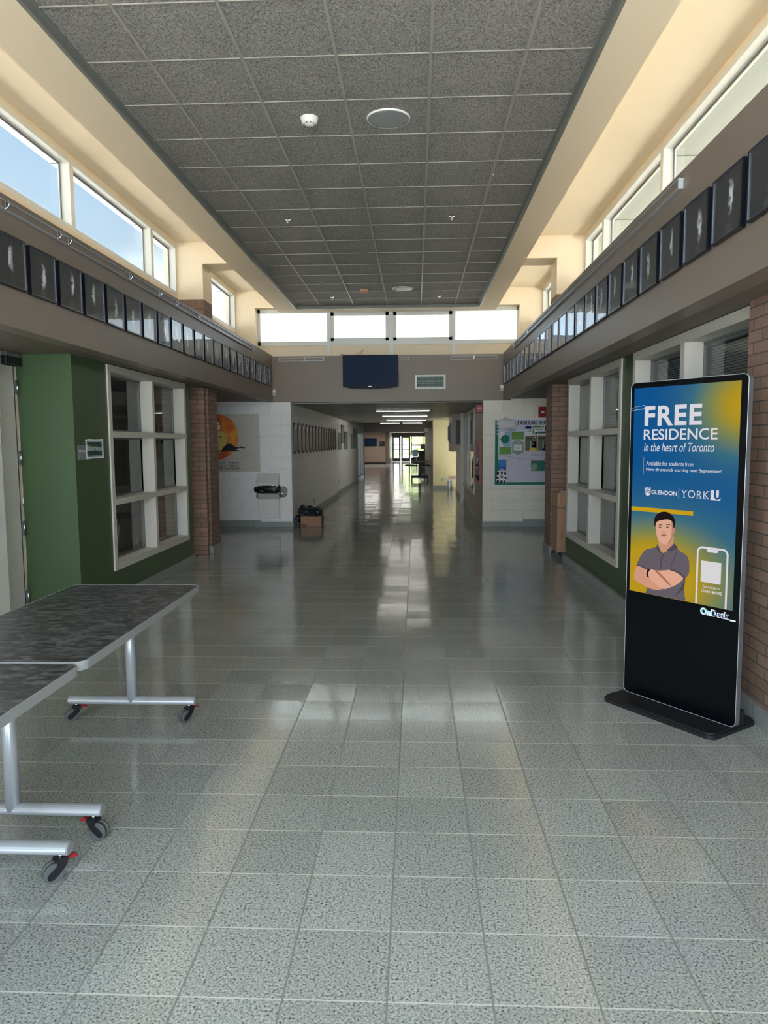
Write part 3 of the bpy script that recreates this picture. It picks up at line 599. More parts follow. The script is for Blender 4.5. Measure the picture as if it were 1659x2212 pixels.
# roofs and overhangs outside the clerestories
S('ceiling_overhang_left', [(-3.9, -3.56, -1.6, 17.3, 4.60, 4.72), (-3.6, -3.38, -1.6, 17.3, 4.55, 4.8)], 'soffitout')
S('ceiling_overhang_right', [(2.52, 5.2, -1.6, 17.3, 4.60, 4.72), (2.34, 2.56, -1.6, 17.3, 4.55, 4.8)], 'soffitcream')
S('ceiling_overhang_far', [(-3.56, 2.52, 14.1, 17.3, 4.60, 4.72), (-3.6, 2.56, -1.4, 14.1, 4.56, 4.8)], 'soffitout')
S('trim_3', [(-3.9, -3.56, y, y+.012, 4.592, 4.60) for y in (5.7, 7.9, 10.1, 12.3, 14.5)] + [(2.52, 5.2, y, y+.012, 4.592, 4.60) for y in (5.9, 8.1, 10.3, 12.5)], 'steelgrey')
S('ceiling_roof_left', [(-14, -3.56, -1.6, 29, 3.0, 3.12)], 'roof'); S('ceiling_roof_right', [(2.52, 12, -1.6, 22.8, 3.0, 3.12)], 'roof'); S('ceiling_roof_far', [(-3.56, 2.52, 14.1, 62, 3.0, 3.12)], 'roof')

# ============================================================ the corridor beyond
CE = 2.36
S('wall_corridor_left', [(-2.57, -2.365, 13.97, 22.0, 0, CE+.3), (-2.57, -2.42, 22.0, 30.5, 0, CE+.3), (-2.57, -2.42, 33.8, 34.3, 0, CE+.3), (-2.57, -2.42, 30.5, 33.8, 2.05, CE+.3)], 'cmu')
S('baseboard_corridor', [(-2.365, -2.352, 13.77, 22.0, 0, .11), (-2.42, -2.407, 22.0, 30.5, 0, .11), (1.257, 1.27, 13.77, 23.0, 0, .1), (.6, 1.27, 25.187, 25.2, 0, .11)], 'base')
S('wall_corridor_right', [(1.27, 1.5, 13.97, 15.65, 0, 2.42), (1.27, 1.5, 15.65, 19.25, 0, .48), (1.27, 1.5, 15.65, 19.25, 2.32, 2.42), (1.262, 1.27, 13.775, 15.65, 0, 2.36)], 'beige')
S('wall_corridor_right_far', [(1.27, 1.5, 19.25, 23.05, 0, 2.42)], 'cmucream')
S('wall_yellow', [(.6, 3.4, 25.2, 25.4, 0, 2.42)], 'yellowwall')
S('wall_alcove', [(3.3, 3.4, 22.9, 25.2, 0, .9), (3.3, 3.4, 22.9, 25.2, 2.1, 2.42), (1.5, 3.4, 22.9, 23.05, 0, 2.42)], 'cream')
S('wall_corridor_side', [(.6, .8, 25.4, 47, 0, 2.5)], 'brown')
S('ceiling_corridor', [(-2.6, 3.4, 13.97, 27.5, CE, CE+.1)], 'corrceil'); S('ceiling_corridor_far', [(-2.6, 3.4, 27.5, 34, 2.52, 2.6), (-2.6, .8, 27.42, 27.5, CE, 2.6)], 'corrceil')
S('wall_bulkhead', [(-8, 3.4, 34, 34.3, 2.10, 2.62)], 'brown')
S('ceiling_hall', [(-8, 4, 34.3, 61.2, 2.42, 2.55)], 'corrceil')
S('wall_hall_left', [(-8, -2.3, 55.5, 55.7, 0, 2.5), (-8.1, -8, 34, 55.6, 0, 2.5), (-8, -2.42, 34.2, 34.3, 0, 2.5)], 'tan'); S('wall_hall_right', [(.8, 4.1, 46.9, 47.0, 0, 2.5), (4, 4.1, 47, 61.2, 0, 2.5)], 'tan')
S('baseboard_hall', [(-8, -2.3, 55.48, 55.5, 0, .12)], 'blackmat')
S('wall_end', [(-2.3, -2.0, 55.7, 61.2, 0, 2.5), (-2.3, 4, 61.0, 61.2, 2.2, 2.5), (.95, 4, 61, 61.2, 0, 2.5), (-2.3, .95, 61.05, 61.15, 2.12, 2.2)], 'brown')
def glazed_door(name, x0, x1, y, rows, m='steelgrey'):
    d = thing(name, None, None, kind='structure'); mb = MB()
    mb.box(x0, x0+.14, y, y+.05, .02, 2.12, m=m); mb.box(x1-.14, x1, y, y+.05, .02, 2.12, m=m)
    zs = [.02, .30] + [z for r in rows for z in r] + [2.02, 2.12]
    for a, b in zip(zs[::2], zs[1::2]): mb.box(x0+.14, x1-.14, y, y+.05, a, b, m=m)
    mb.build('door_leaf', None, d)['kind'] = 'structure'
    MB().box(x0+.14, x1-.14, y+.02, y+.026, .3, 2.02, m='glass').build('pane', None, d)['kind'] = 'structure'
    MB().box(x0+.10, x1-.10, y-.05, y-.02, .98, 1.03, m='blackmat').build('push_bar', None, d)['kind'] = 'structure'
glazed_door('door_2', -1.97, -1.27, 61.02, [(.86, .90), (1.42, 1.46)]); glazed_door('door_3', -1.22, -.46, 61.02, [(.86, .90), (1.42, 1.46)])
unit('window_10', 'y', 61.02, -.40, .92, .10, 2.16, [.70], fw=.05, d=.08, gd=.04, m='blackmat', bars=[(1.36, 1.42), (.80, .84)], mw=.04, sgn=-1)
MB().box(-.40, .92, 60.9, 61.0, 0, .35, m='darkwood').build('trim_4', None, None, 'structure')
unit('window_11', 'x', -2.44, 30.5, 33.8, .12, 2.05, [31.6, 32.7], fw=.06, d=.08, gd=.04, m='white', mw=.06)
unit('window_12', 'x', 3.32, 23.05, 25.2, .9, 2.1, [], fw=.05, d=.06, gd=.03, m='white', sgn=-1)
# outdoors
S('floor_ground', [(-60, 60, 61.2, 180, -.35, -.12), (-60, -8.2, -60, 61.2, -.35, -.12), (6.1, 60, -60, 61.2, -.35, -.12), (-60, 60, -60, -1.5, -.35, -.12)], 'concrete')
S('floor_lawn', [(-40, 40, 74, 150, -.12, -.08)], 'grass')
# ============================================================ things
L90, R90 = PI/2, -PI/2
# ---- ceiling fittings
def speaker(x, y, label):
    t = thing('ceiling_speaker', label, 'speaker', (x, y, 4.092), group='ceiling speakers')
    MB().lathe([(0, -.008), (.10, -.009), (.15, -.010), (.160, -.007), (.162, 0)], m='edge').build('grille', None, t)
    MB().lathe([(.158, -.011), (.166, -.010), (.168, 0)], m='white').build('rim', None, t)
    for k in range(4):
        a = PI/4+k*PI/2; MB().cyl((.125*math.cos(a), .125*math.sin(a), -.013), (.125*math.cos(a), .125*math.sin(a), -.008), .005, n=8, m='chrome').build('screw', None, t)
speaker(-.205, 5.84, 'large round white ceiling speaker nearest the camera'); speaker(-.21, 12.05, 'round white ceiling speaker near the far clerestory windows')
def detector(x, y, r, m, label):
    t = thing('smoke_detector', label, 'detector', (x, y, 4.092))
    MB().lathe([(0, -.012), (r, -.012), (r, 0)], m=m).build('base', None, t)
    MB().lathe([(0, -.058), (r*.42, -.058), (r*.55, -.048), (r*.78, -.046), (r*.92, -.030), (r*.95, -.012)], m=m).build('head', None, t)
    mb = MB()
    for k in range(10):
        a = k*PI/5; mb.box(-.004, .004, -.0015, .0015, -.052, -.040, m='blackmat', M_=Matrix.Translation((r*.68*math.cos(a), r*.68*math.sin(a), 0)) @ Matrix.Rotation(a+PI/2, 4, 'Z'))
    mb.build('slots', None, t)
detector(-.811, 5.80, .068, 'white', 'white domed smoke detector beside the nearest ceiling speaker')
detector(-.835, 12.08, .07, 'heat', 'orange-tinted detector on the ceiling near the far windows')
for i, (x, y, lb) in enumerate([(-1.42, 8.3, 'small chrome sprinkler on the left half of the ceiling, midway along'), (.402, 8.3, 'small chrome sprinkler on the right half of the ceiling, midway along'),
                  (-1.427, 12.64, 'small chrome sprinkler at the far left end of the ceiling'), (.407, 12.7, 'small chrome sprinkler at the far right end of the ceiling'),
                  (.725, 7.05, 'tiny sprinkler head on a grid bar at the right of the ceiling')]):
    t = thing('fire_sprinkler', lb, 'sprinkler', (x, y, 4.092), group='ceiling sprinklers'); k = 1 if i < 4 else .5
    MB().lathe([(0, -.004*k), (.030*k, -.006*k), (.034*k, 0)], n=20, m='chrome').build('escutcheon', None, t)
    MB().cyl((0, 0, -.035*k), (0, 0, -.004*k), .006*k, n=8, m='chrome').lathe([(0, -.037*k), (.016*k, -.036*k), (.017*k, -.034*k), (0, -.033*k)], n=12, m='chrome').build('deflector', None, t)

# ---- portraits along both beams
def make_portrait():
    t = thing('framed_portrait', '-', 'framed portrait')
    mb = MB(); W_, H_, D_, b_ = .1825, .1675, .028, .009
    for e in ((-W_, -W_+b_, -H_, H_), (W_-b_, W_, -H_, H_), (-W_+b_, W_-b_, -H_, -H_+b_), (-W_+b_, W_-b_, H_-b_, H_)): mb.box(e[0], e[1], -D_, 0, e[2], e[3], m='blackframe')
    mb.build('frame', None, t)
    mb = MB(); c = .0025
    for e in ((-W_+b_, -W_+b_+c, -H_+b_, H_-b_), (W_-b_-c, W_-b_, -H_+b_, H_-b_), (-W_+b_, W_-b_, -H_+b_, -H_+b_+c), (-W_+b_, W_-b_, H_-b_-c, H_-b_)): mb.box(e[0], e[1], -D_+.001, -D_+.008, e[2], e[3], m='lip')
    mb.build('inner_lip', None, t)
    MB().box(-W_+b_, W_-b_, -.021, -.003, -H_+b_, H_-b_, m='portrait').build('photograph', None, t)
    return t
ORD = ['first', 'second', 'third', 'fourth', 'fifth', 'sixth', 'seventh', 'eighth', 'ninth', 'tenth', 'eleventh', 'twelfth', 'thirteenth', 'fourteenth', 'fifteenth', 'sixteenth', 'seventeenth', 'eighteenth', 'nineteenth', 'twentieth', 'twenty-first', 'twenty-second', 'twenty-third', 'twenty-fourth', 'twenty-fifth']
P0 = make_portrait()
def portraits(n, y0, pitch, x, rz, side, grp, jit):
    for i in range(n):
        y = y0+pitch*i
        if i < n/2: lb = 'black-framed dark portrait on the %s beam, %s along from the near end' % (side, ORD[i])
        else: lb = 'black-framed dark portrait on the %s beam, %s along from the far corner' % (side, ORD[n-1-i])
        o = dup(P0, (x, y, 2.8225), lb, rz, grp); o.rotation_euler = (jit*random.uniform(-.006, .006), random.uniform(-.006, .006), rz)
        if side == 'left' and i == 4: o.rotation_euler = (0, .02, rz)
portraits(21, 4.84, .4212, BX0, L90, 'left', 'portraits along the left beam', 1)
portraits(24, 3.53, .4222, BX1, R90, 'right', 'portraits along the right beam', 1)
for ch in list(P0.children): D.objects.remove(ch)
D.objects.remove(P0)

# ---- picture-hanging tracks under the beam tops
def track(L_, loc, rz, label, clips, grp='display tracks on the beams'):
    t = thing('display_track', label, 'display track', loc, rz, grp)
    MB().box(-L_/2+.012, L_/2-.012, -.018, 0, -.026, .026, m='brown').build('channel', None, t)
    mb = MB()
    for z in (-.031, .026): mb.box(-L_/2+.012, L_/2-.012, -.030, 0, z, z+.005, m='silver')
    mb.box(-L_/2, -L_/2+.012, -.030, -.0, -.031, .031, m='silver'); mb.box(L_/2-.012, L_/2, -.030, 0, -.031, .031, m='silver'); mb.build('rail', None, t)
    for c in clips:
        MB().box(c-.012, c+.012, -.040, -.030, -.036, .036, m='chrome', bev=.002).tube([(c, -.04, .03), (c, -.056, .02), (c, -.058, -.005), (c+.004, -.046, -.018), (c, -.04, -.03)], .0035, n=6, m='chrome').build('clip', None, t)
    return t
cL = (3.0+12.1)/2
track(9.1, (BX0, cL, 3.170), L90, 'long silver display track along the left beam', [y-cL for y in (4.79, 5.49, 5.65, 6.86, 7.655, 8.18, 9.02)])
cR = (4.66+12.2)/2
track(12.2-4.66, (BX1, cR, 3.168), R90, 'long silver display track along the right beam', [cR-y for y in (10.6, 12.05)])
track(.85, (-2.145, FY, 3.172), 0, 'short silver track on the far beam, left of the television', [-.405, .06])
track(.42, (-.345, FY, 3.166), 0, 'short silver track partly behind the television', [])
track(.85, (1.075, FY, 3.172), 0, 'short silver track at the right end of the far beam', [.01])

# ---- television, vent, sensors on the far beam
t = thing('television', 'large switched-off dark blue television on the far beam', 'television', (-.84, 13.60, 2.92), 0)
mb = MB(); pts = [(-.51, .305), (.51, .305), (.512, -.27), (.36, -.302), (0, -.315), (-.36, -.302), (-.512, -.27)]
mb.prism(pts, 0, .06, 'y', 'tvcase'); mb.box(-.4, .4, .06, .11, -.22, .24, m='tvcase'); mb.build('housing', None, t)
MB().box(-.47, .47, -.003, 0, -.235, .272, m='screenoff').build('screen', None, t)
MB().box(-.035, .03, -.006, -.003, -.278, -.266, m='silver').build('badge', None, t)
MB().box(-.15, .15, .11, .168, -.12, .12, m='blackmat').build('wall_bracket', None, t)
MB().tube([(-.28, .03, .305), (-.20, .03, .345), (-.14, .03, .38), (-.13, .03, .42)], .003, n=6, m='blackmat').tube([(-.14, .03, .38), (-.17, .04, .32)], .003, n=6, m='blackmat').box(-.56, -.51, .02, .07, .285, .325, m='steelgrey').build('loose_cables', None, t)
t = thing('air_vent', 'white-framed louvred air vent to the right of the television', 'vent', (.275, FY, 2.733), 0)
mb = MB()
for e in ((-.285, -.25, -.13, .13), (.25, .285, -.13, .13), (-.25, .25, -.13, -.098), (-.25, .25, .098, .13)): mb.box(e[0], e[1], -.016, 0, e[2], e[3], m='white', bev=.002)
mb.build('frame', None, t)
MB().box(-.25, .25, -.002, -.0005, -.098, .098, m='dark').build('backing', None, t)
mb = MB()
for k in range(32): x = -.242+k*.0156; mb.box(x, x+.0035, -.013, -.003, -.098, .098, m='duct')
for k in range(7): z = -.085+k*.028; mb.box(-.25, .25, -.006, -.002, z, z+.003, m='duct')
mb.build('louvres', None, t)
def sensor(loc, label):
    t = thing('motion_sensor', label, 'sensor', loc, 0, 'white motion sensors'); MB().box(-.03, .03, -.05, 0, -.055, .055, m='white', bev=.008).build('housing', None, t)
    MB().box(-.02, .02, -.054, -.049, -.045, -.005, m='edge', bev=.002).build('lens', None, t)
sensor((-2.665, FY, 2.56), 'small white sensor low in the far left corner of the beams'); sensor((1.59, 13.66, 2.60), 'small white sensor low in the far right corner of the beams')

# ---- alarms on the right
t = thing('fire_alarm', 'red wall fire alarm strobe above the green bulletin board', 'alarm', (2.36, FY, 2.155), 0)
mb = MB(); mb.prism(rrect(-.075, .075, -.10, .10, .02), -.045, 0, 'y', 'red'); mb.build('housing', None, t)
MB().box(-.03, .03, -.052, -.045, -.025, .02, m='white', bev=.004).build('strobe_lens', None, t)
t = thing('fire_alarm', 'red fire alarm box projecting from the corridor corner', 'alarm', (1.263, 14.0, 2.245), R90)
MB().box(-.08, .08, -.12, 0, -.08, .07, m='red', bev=.008).build('housing', None, t)
mb = MB(); text(mb, 'FIRE', -.05, .05, -.014, .014, 0, 'white', frame=Matrix.Translation((.0815, -.06, 0)) @ Matrix.Rotation(PI/2, 4, 'Z'))
mb.build('lettering', None, t)
t = thing('extinguisher_cabinet', 'red-framed fire extinguisher cabinet on the corridor corner wall', 'cabinet', (1.262, 14.72, 1.22), R90)
mb = MB()
for e in ((-.56, -.50, -.43, .43), (.50, .56, -.43, .43), (-.50, .50, -.43, -.37), (-.50, .50, .37, .43)): mb.box(e[0], e[1], -.035, 0, e[2], e[3], m='red', bev=.003)
mb.build('frame', None, t); MB().box(-.5, .5, -.004, 0, -.37, .37, m='dark').build('backing', None, t)
MB().box(-.5, .5, -.026, -.022, -.37, .37, m='glassin').build('pane', None, t)
MB().cyl((0, -.014, -.3), (0, -.014, .1), .008, n=12, m='red').box(-.03, .03, -.03, -.02, -.02, .06, m='silver').build('extinguisher', None, t)

# ---- signs on the green wall
t = thing('door_sign', 'small grey plastic room sign left of the green library sign', 'sign', (-3.01, 6.438, 1.537), L90)
MB().box(-.076, .076, -.004, 0, -.066, .066, m='signgrey').build('plate', None, t)
mb = MB(); text(mb, 'Bibliothèque', -.06, .07, -.002, .022, -.0045, 'paper', offset=.02); mb.box(-.058, -.01, -.0048, -.004, .038, .058, m='steelgrey'); mb.build('lettering', None, t)
t = thing('library_sign', 'green Bibliothèque sign on a torn white sheet', 'sign', (-3.01, 6.705, 1.563), L90)
MB().prism([(-.187, .088), (-.1, .095), (.0, .091), (.187, .096), (.183, 0), (.19, -.09), (.02, -.086), (-.182, -.091), (-.179, 0)], -.004, -.0005, 'y', 'paper').build('sheet', None, t)
MB().prism(rrect(-.168, .150, -.072, .076, .018), -.006, -.004, 'y', 'signgreen').build('green_panel', None, t)
mb = MB(); text(mb, 'Bibliothèque', -.172, .146, -.030, .038, -.0065, 'paper', offset=.006)
o_ = rrect(-.162, .144, -.066, .070, .016); i_ = rrect(-.158, .140, -.062, .066, .014)
for k in range(len(o_)): q = (k+1) % len(o_); mb.face([(o_[k][0], -.0065, o_[k][1]), (o_[q][0], -.0065, o_[q][1]), (i_[q][0], -.0065, i_[q][1]), (i_[k][0], -.0065, i_[k][1])], 'paper')
mb.build('lettering', None, t)

# ---- rolling tables on the left
def caster(parent, x, y, ztop, ang, name='caster', red=True, k=1.):
    """swivel caster: stem, dark hood, wheel, red brake lever; local z up"""
    R_ = Matrix.Translation((x, y, 0)) @ Matrix.Rotation(ang, 4, 'Z')
    mb = MB()
    hood = smooth_poly([(-.020, .082), (.020, .082), (.022, .060), (.052, .040), (.056, .022), (.038, .014), (.012, .030), (-.012, .052)], 3)
    hood = [(a*k, b*k) for a, b in hood]
    for s_ in (-1, 1): mb.prism(hood, s_*.020*k, s_*.006*k, 'y', 'blackmat', tr=R_)
    mb.prism([(-.019*k, .085*k), (.019*k, .085*k), (.019*k, .058*k), (-.010*k, .060*k)], -.019*k, .019*k, 'y', 'blackmat', tr=R_)
    w_ = mb.build(name, None, parent)
    cx, cz, r = .030*k, .036*k, .036*k
    m2 = MB()
    for s_ in (-1, 1): m2.cyl(R_ @ Vector((cx, s_*.005*k, cz)), R_ @ Vector((cx, s_*.018*k, cz)), r, n=24, m='tyre')
    m2.cyl(R_ @ Vector((cx, -.022*k, cz)), R_ @ Vector((cx, .022*k, cz)), .010*k, n=12, m='blackmat').build('wheel', None, w_)
    MB().cyl((x, y, .08*k), (x, y, ztop), .009, n=10, m='chrome').build('stem', None, w_)
    if red: MB().prism([(-.012, .066), (.0, .074), (-.045, .082), (-.062, .070), (-.060, .064), (-.04, .068)], -.012, .012, 'y', 'redplastic', tr=R_).build('brake_lever', None, w_)
    return w_
def make_table(loc, label, casters):
    t = thing('rolling_table', label, 'table', loc, 0, 'rolling folding tables')
    W_, L_ = .381, .765
    MB().prism(rrect(-W_+.003, W_-.003, -L_+.003, L_-.003, .05, 6), .742, .7735, 'z', 'laminate').build('tabletop', None, t)
    o_, i_ = rrect(-W_, W_, -L_, L_, .052, 6), rrect(-W_+.004, W_-.004, -L_+.004, L_-.004, .048, 6); mb = MB(); n = len(o_)
    for k in range(n):
        q = (k+1) % n
        mb.face([(*o_[k], .738), (*o_[q], .738), (*o_[q], .7745), (*o_[k], .7745)], 'edge'); mb.face([(*o_[k], .7745), (*o_[q], .7745), (*i_[q], .7745), (*i_[k], .7745)], 'edge')
        mb.face([(*i_[k], .7745), (*i_[q], .7745), (*i_[q], .738), (*i_[k], .738)], 'edge'); mb.face([(*o_[k], .738), (*i_[k], .738), (*i_[q], .738), (*o_[q], .738)], 'edge')
    mb.build('edge_band', None, t)
    MB().box(-.03, .03, -.62, .62, .70, .738, m='silver').build('under_beam', None, t)
    for s_, yy in ((1, .62), (-1, -.64)):
        MB().tube([(0, yy, .115), (0, yy, .70)], [.031, .025], n=24, m='silver').build('leg', None, t)
        mb = MB(); pr = [(yy+.030*math.cos(a), .118+.024*math.sin(a)) for a in [2*PI*i/20 for i in range(20)]]
        f = MB().prism(pr, -.37, .37, 'x', 'silver')
        ft = f.build('foot_bar', None, t)
        for xe in (-.371, .371): MB().prism([(yy+.027*math.cos(a), .118+.021*math.sin(a)) for a in [2*PI*i/20 for i in range(20)]], xe-.004, xe+.004, 'x', 'edge').build('end_cap', None, ft)
        for xe in (-.335, .335): caster(t, xe, yy, .098, casters[(s_, 1 if xe > 0 else -1)])
    return t
make_table((-1.657, 3.425, 0), 'grey mottled rolling table standing behind, legs with red-levered casters', {(1, -1): 3.9, (1, 1): 4.2, (-1, 1): -.3, (-1, -1): 3.})
make_table((-1.657, 1.885, 0), 'grey mottled rolling table nearest the camera at the left edge', {(1, -1): 3.9, (1, 1): 4.0, (-1, 1): -.3, (-1, -1): 3.})

# ---- advertising kiosk
ks = thing('advertising_kiosk', 'tall black digital advertising kiosk with a lit Free Residence screen', 'kiosk', (1.525, 4.215, 0), math.atan2(-.816, .578))
b_ = MB().prism(rrect(-.40, .352, -.175, .255, .045, 6), .0, .022, 'z', 'blackmat'); b_.prism(rrect(-.392, .344, -.167, .247, .045, 6), .022, .034, 'z', 'blackmat'); b_.build('base_plate', None, ks)
MB().prism(rrect(-.3725, .3725, .040, 1.957, .03), .0, .038, 'y', 'steelgrey').build('panel_rim', None, ks)
gp = MB().prism(rrect(-.3685, .3685, .044, 1.953, .027), -.003, .0, 'y', 'black').build('glass_panel', None, ks)
mb = MB(); mb.tube([(x, -.001, z) for x, z in rrect(-.3712, .3712, .0412, 1.9558, .029)], .0018, n=6, m='silver', closed=True); mb.build('bright_edge', None, ks)
MB().box(-.33, .33, .038, .085, .03, 1.92, m='steelgrey', bev=.006).build('rear_housing', None, ks)
MB().box(.33, .345, .04, .08, .034, .85, m='blackmat').box(-.36, .36, .038, .10, .034, .12, m='blackmat').build('pedestal', None, ks)
MB().box(.3305, .3325, .045, .078, 1.80, 1.86, m='paper').build('sticker', None, ks)['label'] = 'small white sticker'
scn = MB().box(-.345, .332, -.0045, -.003, .687, 1.922, m='screen').build('screen', None, ks)
WT = emis('lit_white_lettering', (214, 212, 218), 1.); YB = emis('lit_yellow_bar', (196, 156, 24), 1.)
def em(r, g, b): return emis('lit_print_%d_%d_%d' % (r, g, b), (r, g, b), 1.)
y_ = -.0052
mb = MB()
text(mb, 'FREE', -.267, .110, 1.695, 1.812, y_, WT, offset=.030, spacing=1.12); text(mb, 'RESIDENCE', -.270, .207, 1.613, 1.676, y_, WT, offset=.012)
text(mb, 'in the heart of Toronto', -.266, .191, 1.545, 1.596, y_, WT, shear=.22, offset=.002)
text(mb, 'Available for students from', -.247, .070, 1.462, 1.487, y_, WT, offset=.004); text(mb, 'New-Brunswick starting next September!', -.246, .237, 1.424, 1.449, y_, WT, offset=.004)
text(mb, 'GLENDON', -.205, -.032, 1.291, 1.316, y_, WT, offset=.028)
mb.box(-.0212, -.0188, y_, y_+.0002, 1.277, 1.335, m=WT)
text(mb, 'YORK', -.004, .170, 1.284, 1.327, y_, WT, offset=-.006, spacing=1.12)
for a, b in ((-.006, .012), (.026, .040), (.0095, .0225), (.089, .105), (.137, .152), (.154, .173), (.112, .122)):        # serifs of the small-capital name
    z = 1.3255 if a in (-.006, .026, .154) else 1.284
    mb.box(a, b, y_, y_+.0002, z, z+.0018, m=WT)
mb.box(.179, .238, y_, y_+.0002, 1.279, 1.335, m=WT)
text(mb, 'Scan code to', .151, .253, .786, .803, y_, WT); text(mb, 'LEARN MORE', .143, .267, .760, .776, y_, WT, offset=.02)
mb.build('lettering', None, scn)
mb = MB(); UB = em(30, 84, 140)
mb.prism([(.199, 1.336), (.212, 1.336), (.212, 1.303), (.216, 1.296), (.224, 1.296), (.228, 1.303), (.228, 1.336), (.239, 1.336), (.239, 1.300), (.233, 1.289), (.222, 1.285), (.210, 1.286), (.201, 1.293), (.199, 1.303)], y_-.0002, y_-.0004, 'y', UB)
SH = POLYS['shield']; mb.prism(SH, y_, y_+.0002, 'y', WT)
for z in (1.302, 1.291): mb.prism([(-.249, z), (-.232, z+.014), (-.213, z), (-.213, z+.005), (-.232, z+.019), (-.249, z+.005)], y_-.0002, y_-.0004, 'y', UB)
mb.box(-.247, -.236, y_-.0004, y_-.0002, 1.322, 1.331, m=UB); mb.box(-.228, -.217, y_-.0004, y_-.0002, 1.322, 1.331, m=UB)
mb.build('crest_and_letter_mark', None, scn)
MB().box(-.345, .076, y_, y_+.0002, 1.184, 1.209, m=YB).box(-.2665, -.2640, y_, y_+.0002, 1.408, 1.510, m=em(170, 160, 140)).build('printed_bars', None, scn)
mb = MB()
o_, i_ = rrect(.108, .298, .55, 1.018, .034, 8), rrect(.119, .287, .55, 1.007, .025, 8)
def ring(o_, i_, zmin, m):
    n = len(o_)
    for k in range(n):
        q = (k+1) % n; cl = lambda p: (p[0], y_, max(p[1], zmin))
        if max(o_[k][1], o_[q][1]) <= zmin: continue
        mb.face([cl(o_[k]), cl(o_[q]), cl(i_[q]), cl(i_[k])], m)
ring(o_, i_, .6875, WT)
mb.prism([(.166, 1.010), (.240, 1.010), (.236, .995), (.229, .989), (.177, .989), (.170, .995)], y_, y_+.0002, 'y', WT); mb.build('phone_outline', None, scn)
MB().box(.137, .258, y_, y_+.0002, .818, .938, m=em(214, 212, 214)).build('blank_square', None, scn)
# the printed man with folded arms, in flat layers of the picture
mb = MB(); lay = 0
for key, c, sm in (('neck', (196, 146, 120), 1), ('face', (216, 166, 142), 1), ('ear', (190, 136, 112), 1), ('faceshade', (186, 132, 110), 1), ('hair', (30, 24, 26), 1), ('browL', (48, 38, 36), 0), ('browR', (48, 38, 36), 0), ('eyeL', (50, 36, 34), 1), ('eyeR', (50, 36, 34), 1),
                   ('nose', (180, 120, 100), 1), ('mouth', (168, 92, 84), 1), ('shirt', (100, 92, 100), 1), ('fold1', (80, 73, 82), 1), ('fold2', (76, 69, 78), 1), ('placket', (82, 75, 84), 0), ('collarL', (84, 77, 86), 0), ('collarR', (80, 73, 82), 0), ('armL', (206, 150, 124), 1), ('armR', (220, 166, 140), 1), ('sleeve', (74, 68, 76), 1), ('sleeveL', (78, 72, 80), 1), ('band', (34, 32, 34), 1)):
    P = POLYS[key]; P = smooth_poly(P, 3) if sm else P
    P = [(x, max(z, .6885)) for x, z in P]
    mb.prism(P, y_-.00012*lay, y_-.00012*lay+.0001, 'y', em(*c)); lay += 1
mb.prism([(-.163, .833), (-.10, .79), (-.06, .762), (-.05, .768), (-.09, .80), (-.15, .842)], y_-.00012*lay, y_-.00012*lay+.0001, 'y', em(168, 112, 90))
mb.build('printed_man', None, scn)
mb = MB(); LG = em(240, 246, 250)
text(mb, 'OnDeck', .140, .316, .632, .672, -.0034, LG, offset=.075); mb.box(.318, .352, -.0036, -.0032, .628, .636, m=LG)
text(mb, 'On', .146, .212, .638, .668, -.0038, em(130, 216, 240), offset=.02); text(mb, 'Deck', .214, .312, .636, .667, -.0038, em(24, 60, 110), offset=.02)
mb.build('glowing_logo_sticker', None, gp)  # sticker print is given emission, though it is no light source
mb = MB()
for z, s_ in ((1.800, .012), (1.790, .004), (1.783, .010)): mb.tube([(-.372, -.0045, z), (-.33, -.006, z+s_), (-.27, -.0055, z+s_*1.6)], .0006, n=5, m='paper')
mb.build('scratches', None, gp)
# ---- waste bin on the left block wall
t = thing('waste_bin', 'white wall waste bin with black liner on the left block wall', 'waste bin', (-2.81, FY, 0), 0)
MB().box(-.19, .21, -.13, -.0, .185, .66, m='white', bev=.004).build('body', None, t)
mb = MB(); mb.prism([(0, 1.035), (-.02, 1.035), (-.24, .83), (-.24, .80), (0, .80)], -.215, .215, 'x', 'white'); mb.build('hood', None, t)
MB().box(-.16, .16, -.245, -.238, .835, .86, m='white').build('flap', None, t)
def crumple(mb, c, r, seed, amp, m, sub=4, sq=.72):
    """lumpy closed skin of a stuffed bag"""
    g = bmesh.ops.create_icosphere(mb.bm, subdivisions=sub, radius=1.); mi = mb._mi(m); R_ = random.Random(seed)
    ph = [(R_.uniform(2, 9), R_.uniform(2, 9), R_.uniform(2, 9), R_.uniform(0, 6)) for _ in range(9)]
    for v in g['verts']:
        p = v.co.copy(); k = sum(abs(math.sin(a*p.x+b*p.y+c_*p.z+d)) for a, b, c_, d in ph)/9
        s_ = 1+amp*(k-.64)*2.2
        q = [math.copysign(abs(x)**sq, x) for x in p]
        v.co = Vector((c[0]+r[0]*q[0]*s_, c[1]+r[1]*q[1]*s_, c[2]+r[2]*q[2]*s_))
    for f in {f for v in g['verts'] for f in v.link_faces}: f.material_index = mi; f.smooth = False
    return mb
crumple(MB(), (-.0, -.13, .745), (.235, .13, .078), 3, .16, 'bagblack', 4, .42).build('black_liner', None, t)
crumple(MB(), (.02, -.10, .63), (.235, .12, .075), 5, .16, 'bagclear', 4, .45).build('clear_liner', None, t)
crumple(MB(), (.27, -.08, .69), (.09, .07, .10), 8, .30, 'bagclear').build('clear_liner', None, t)

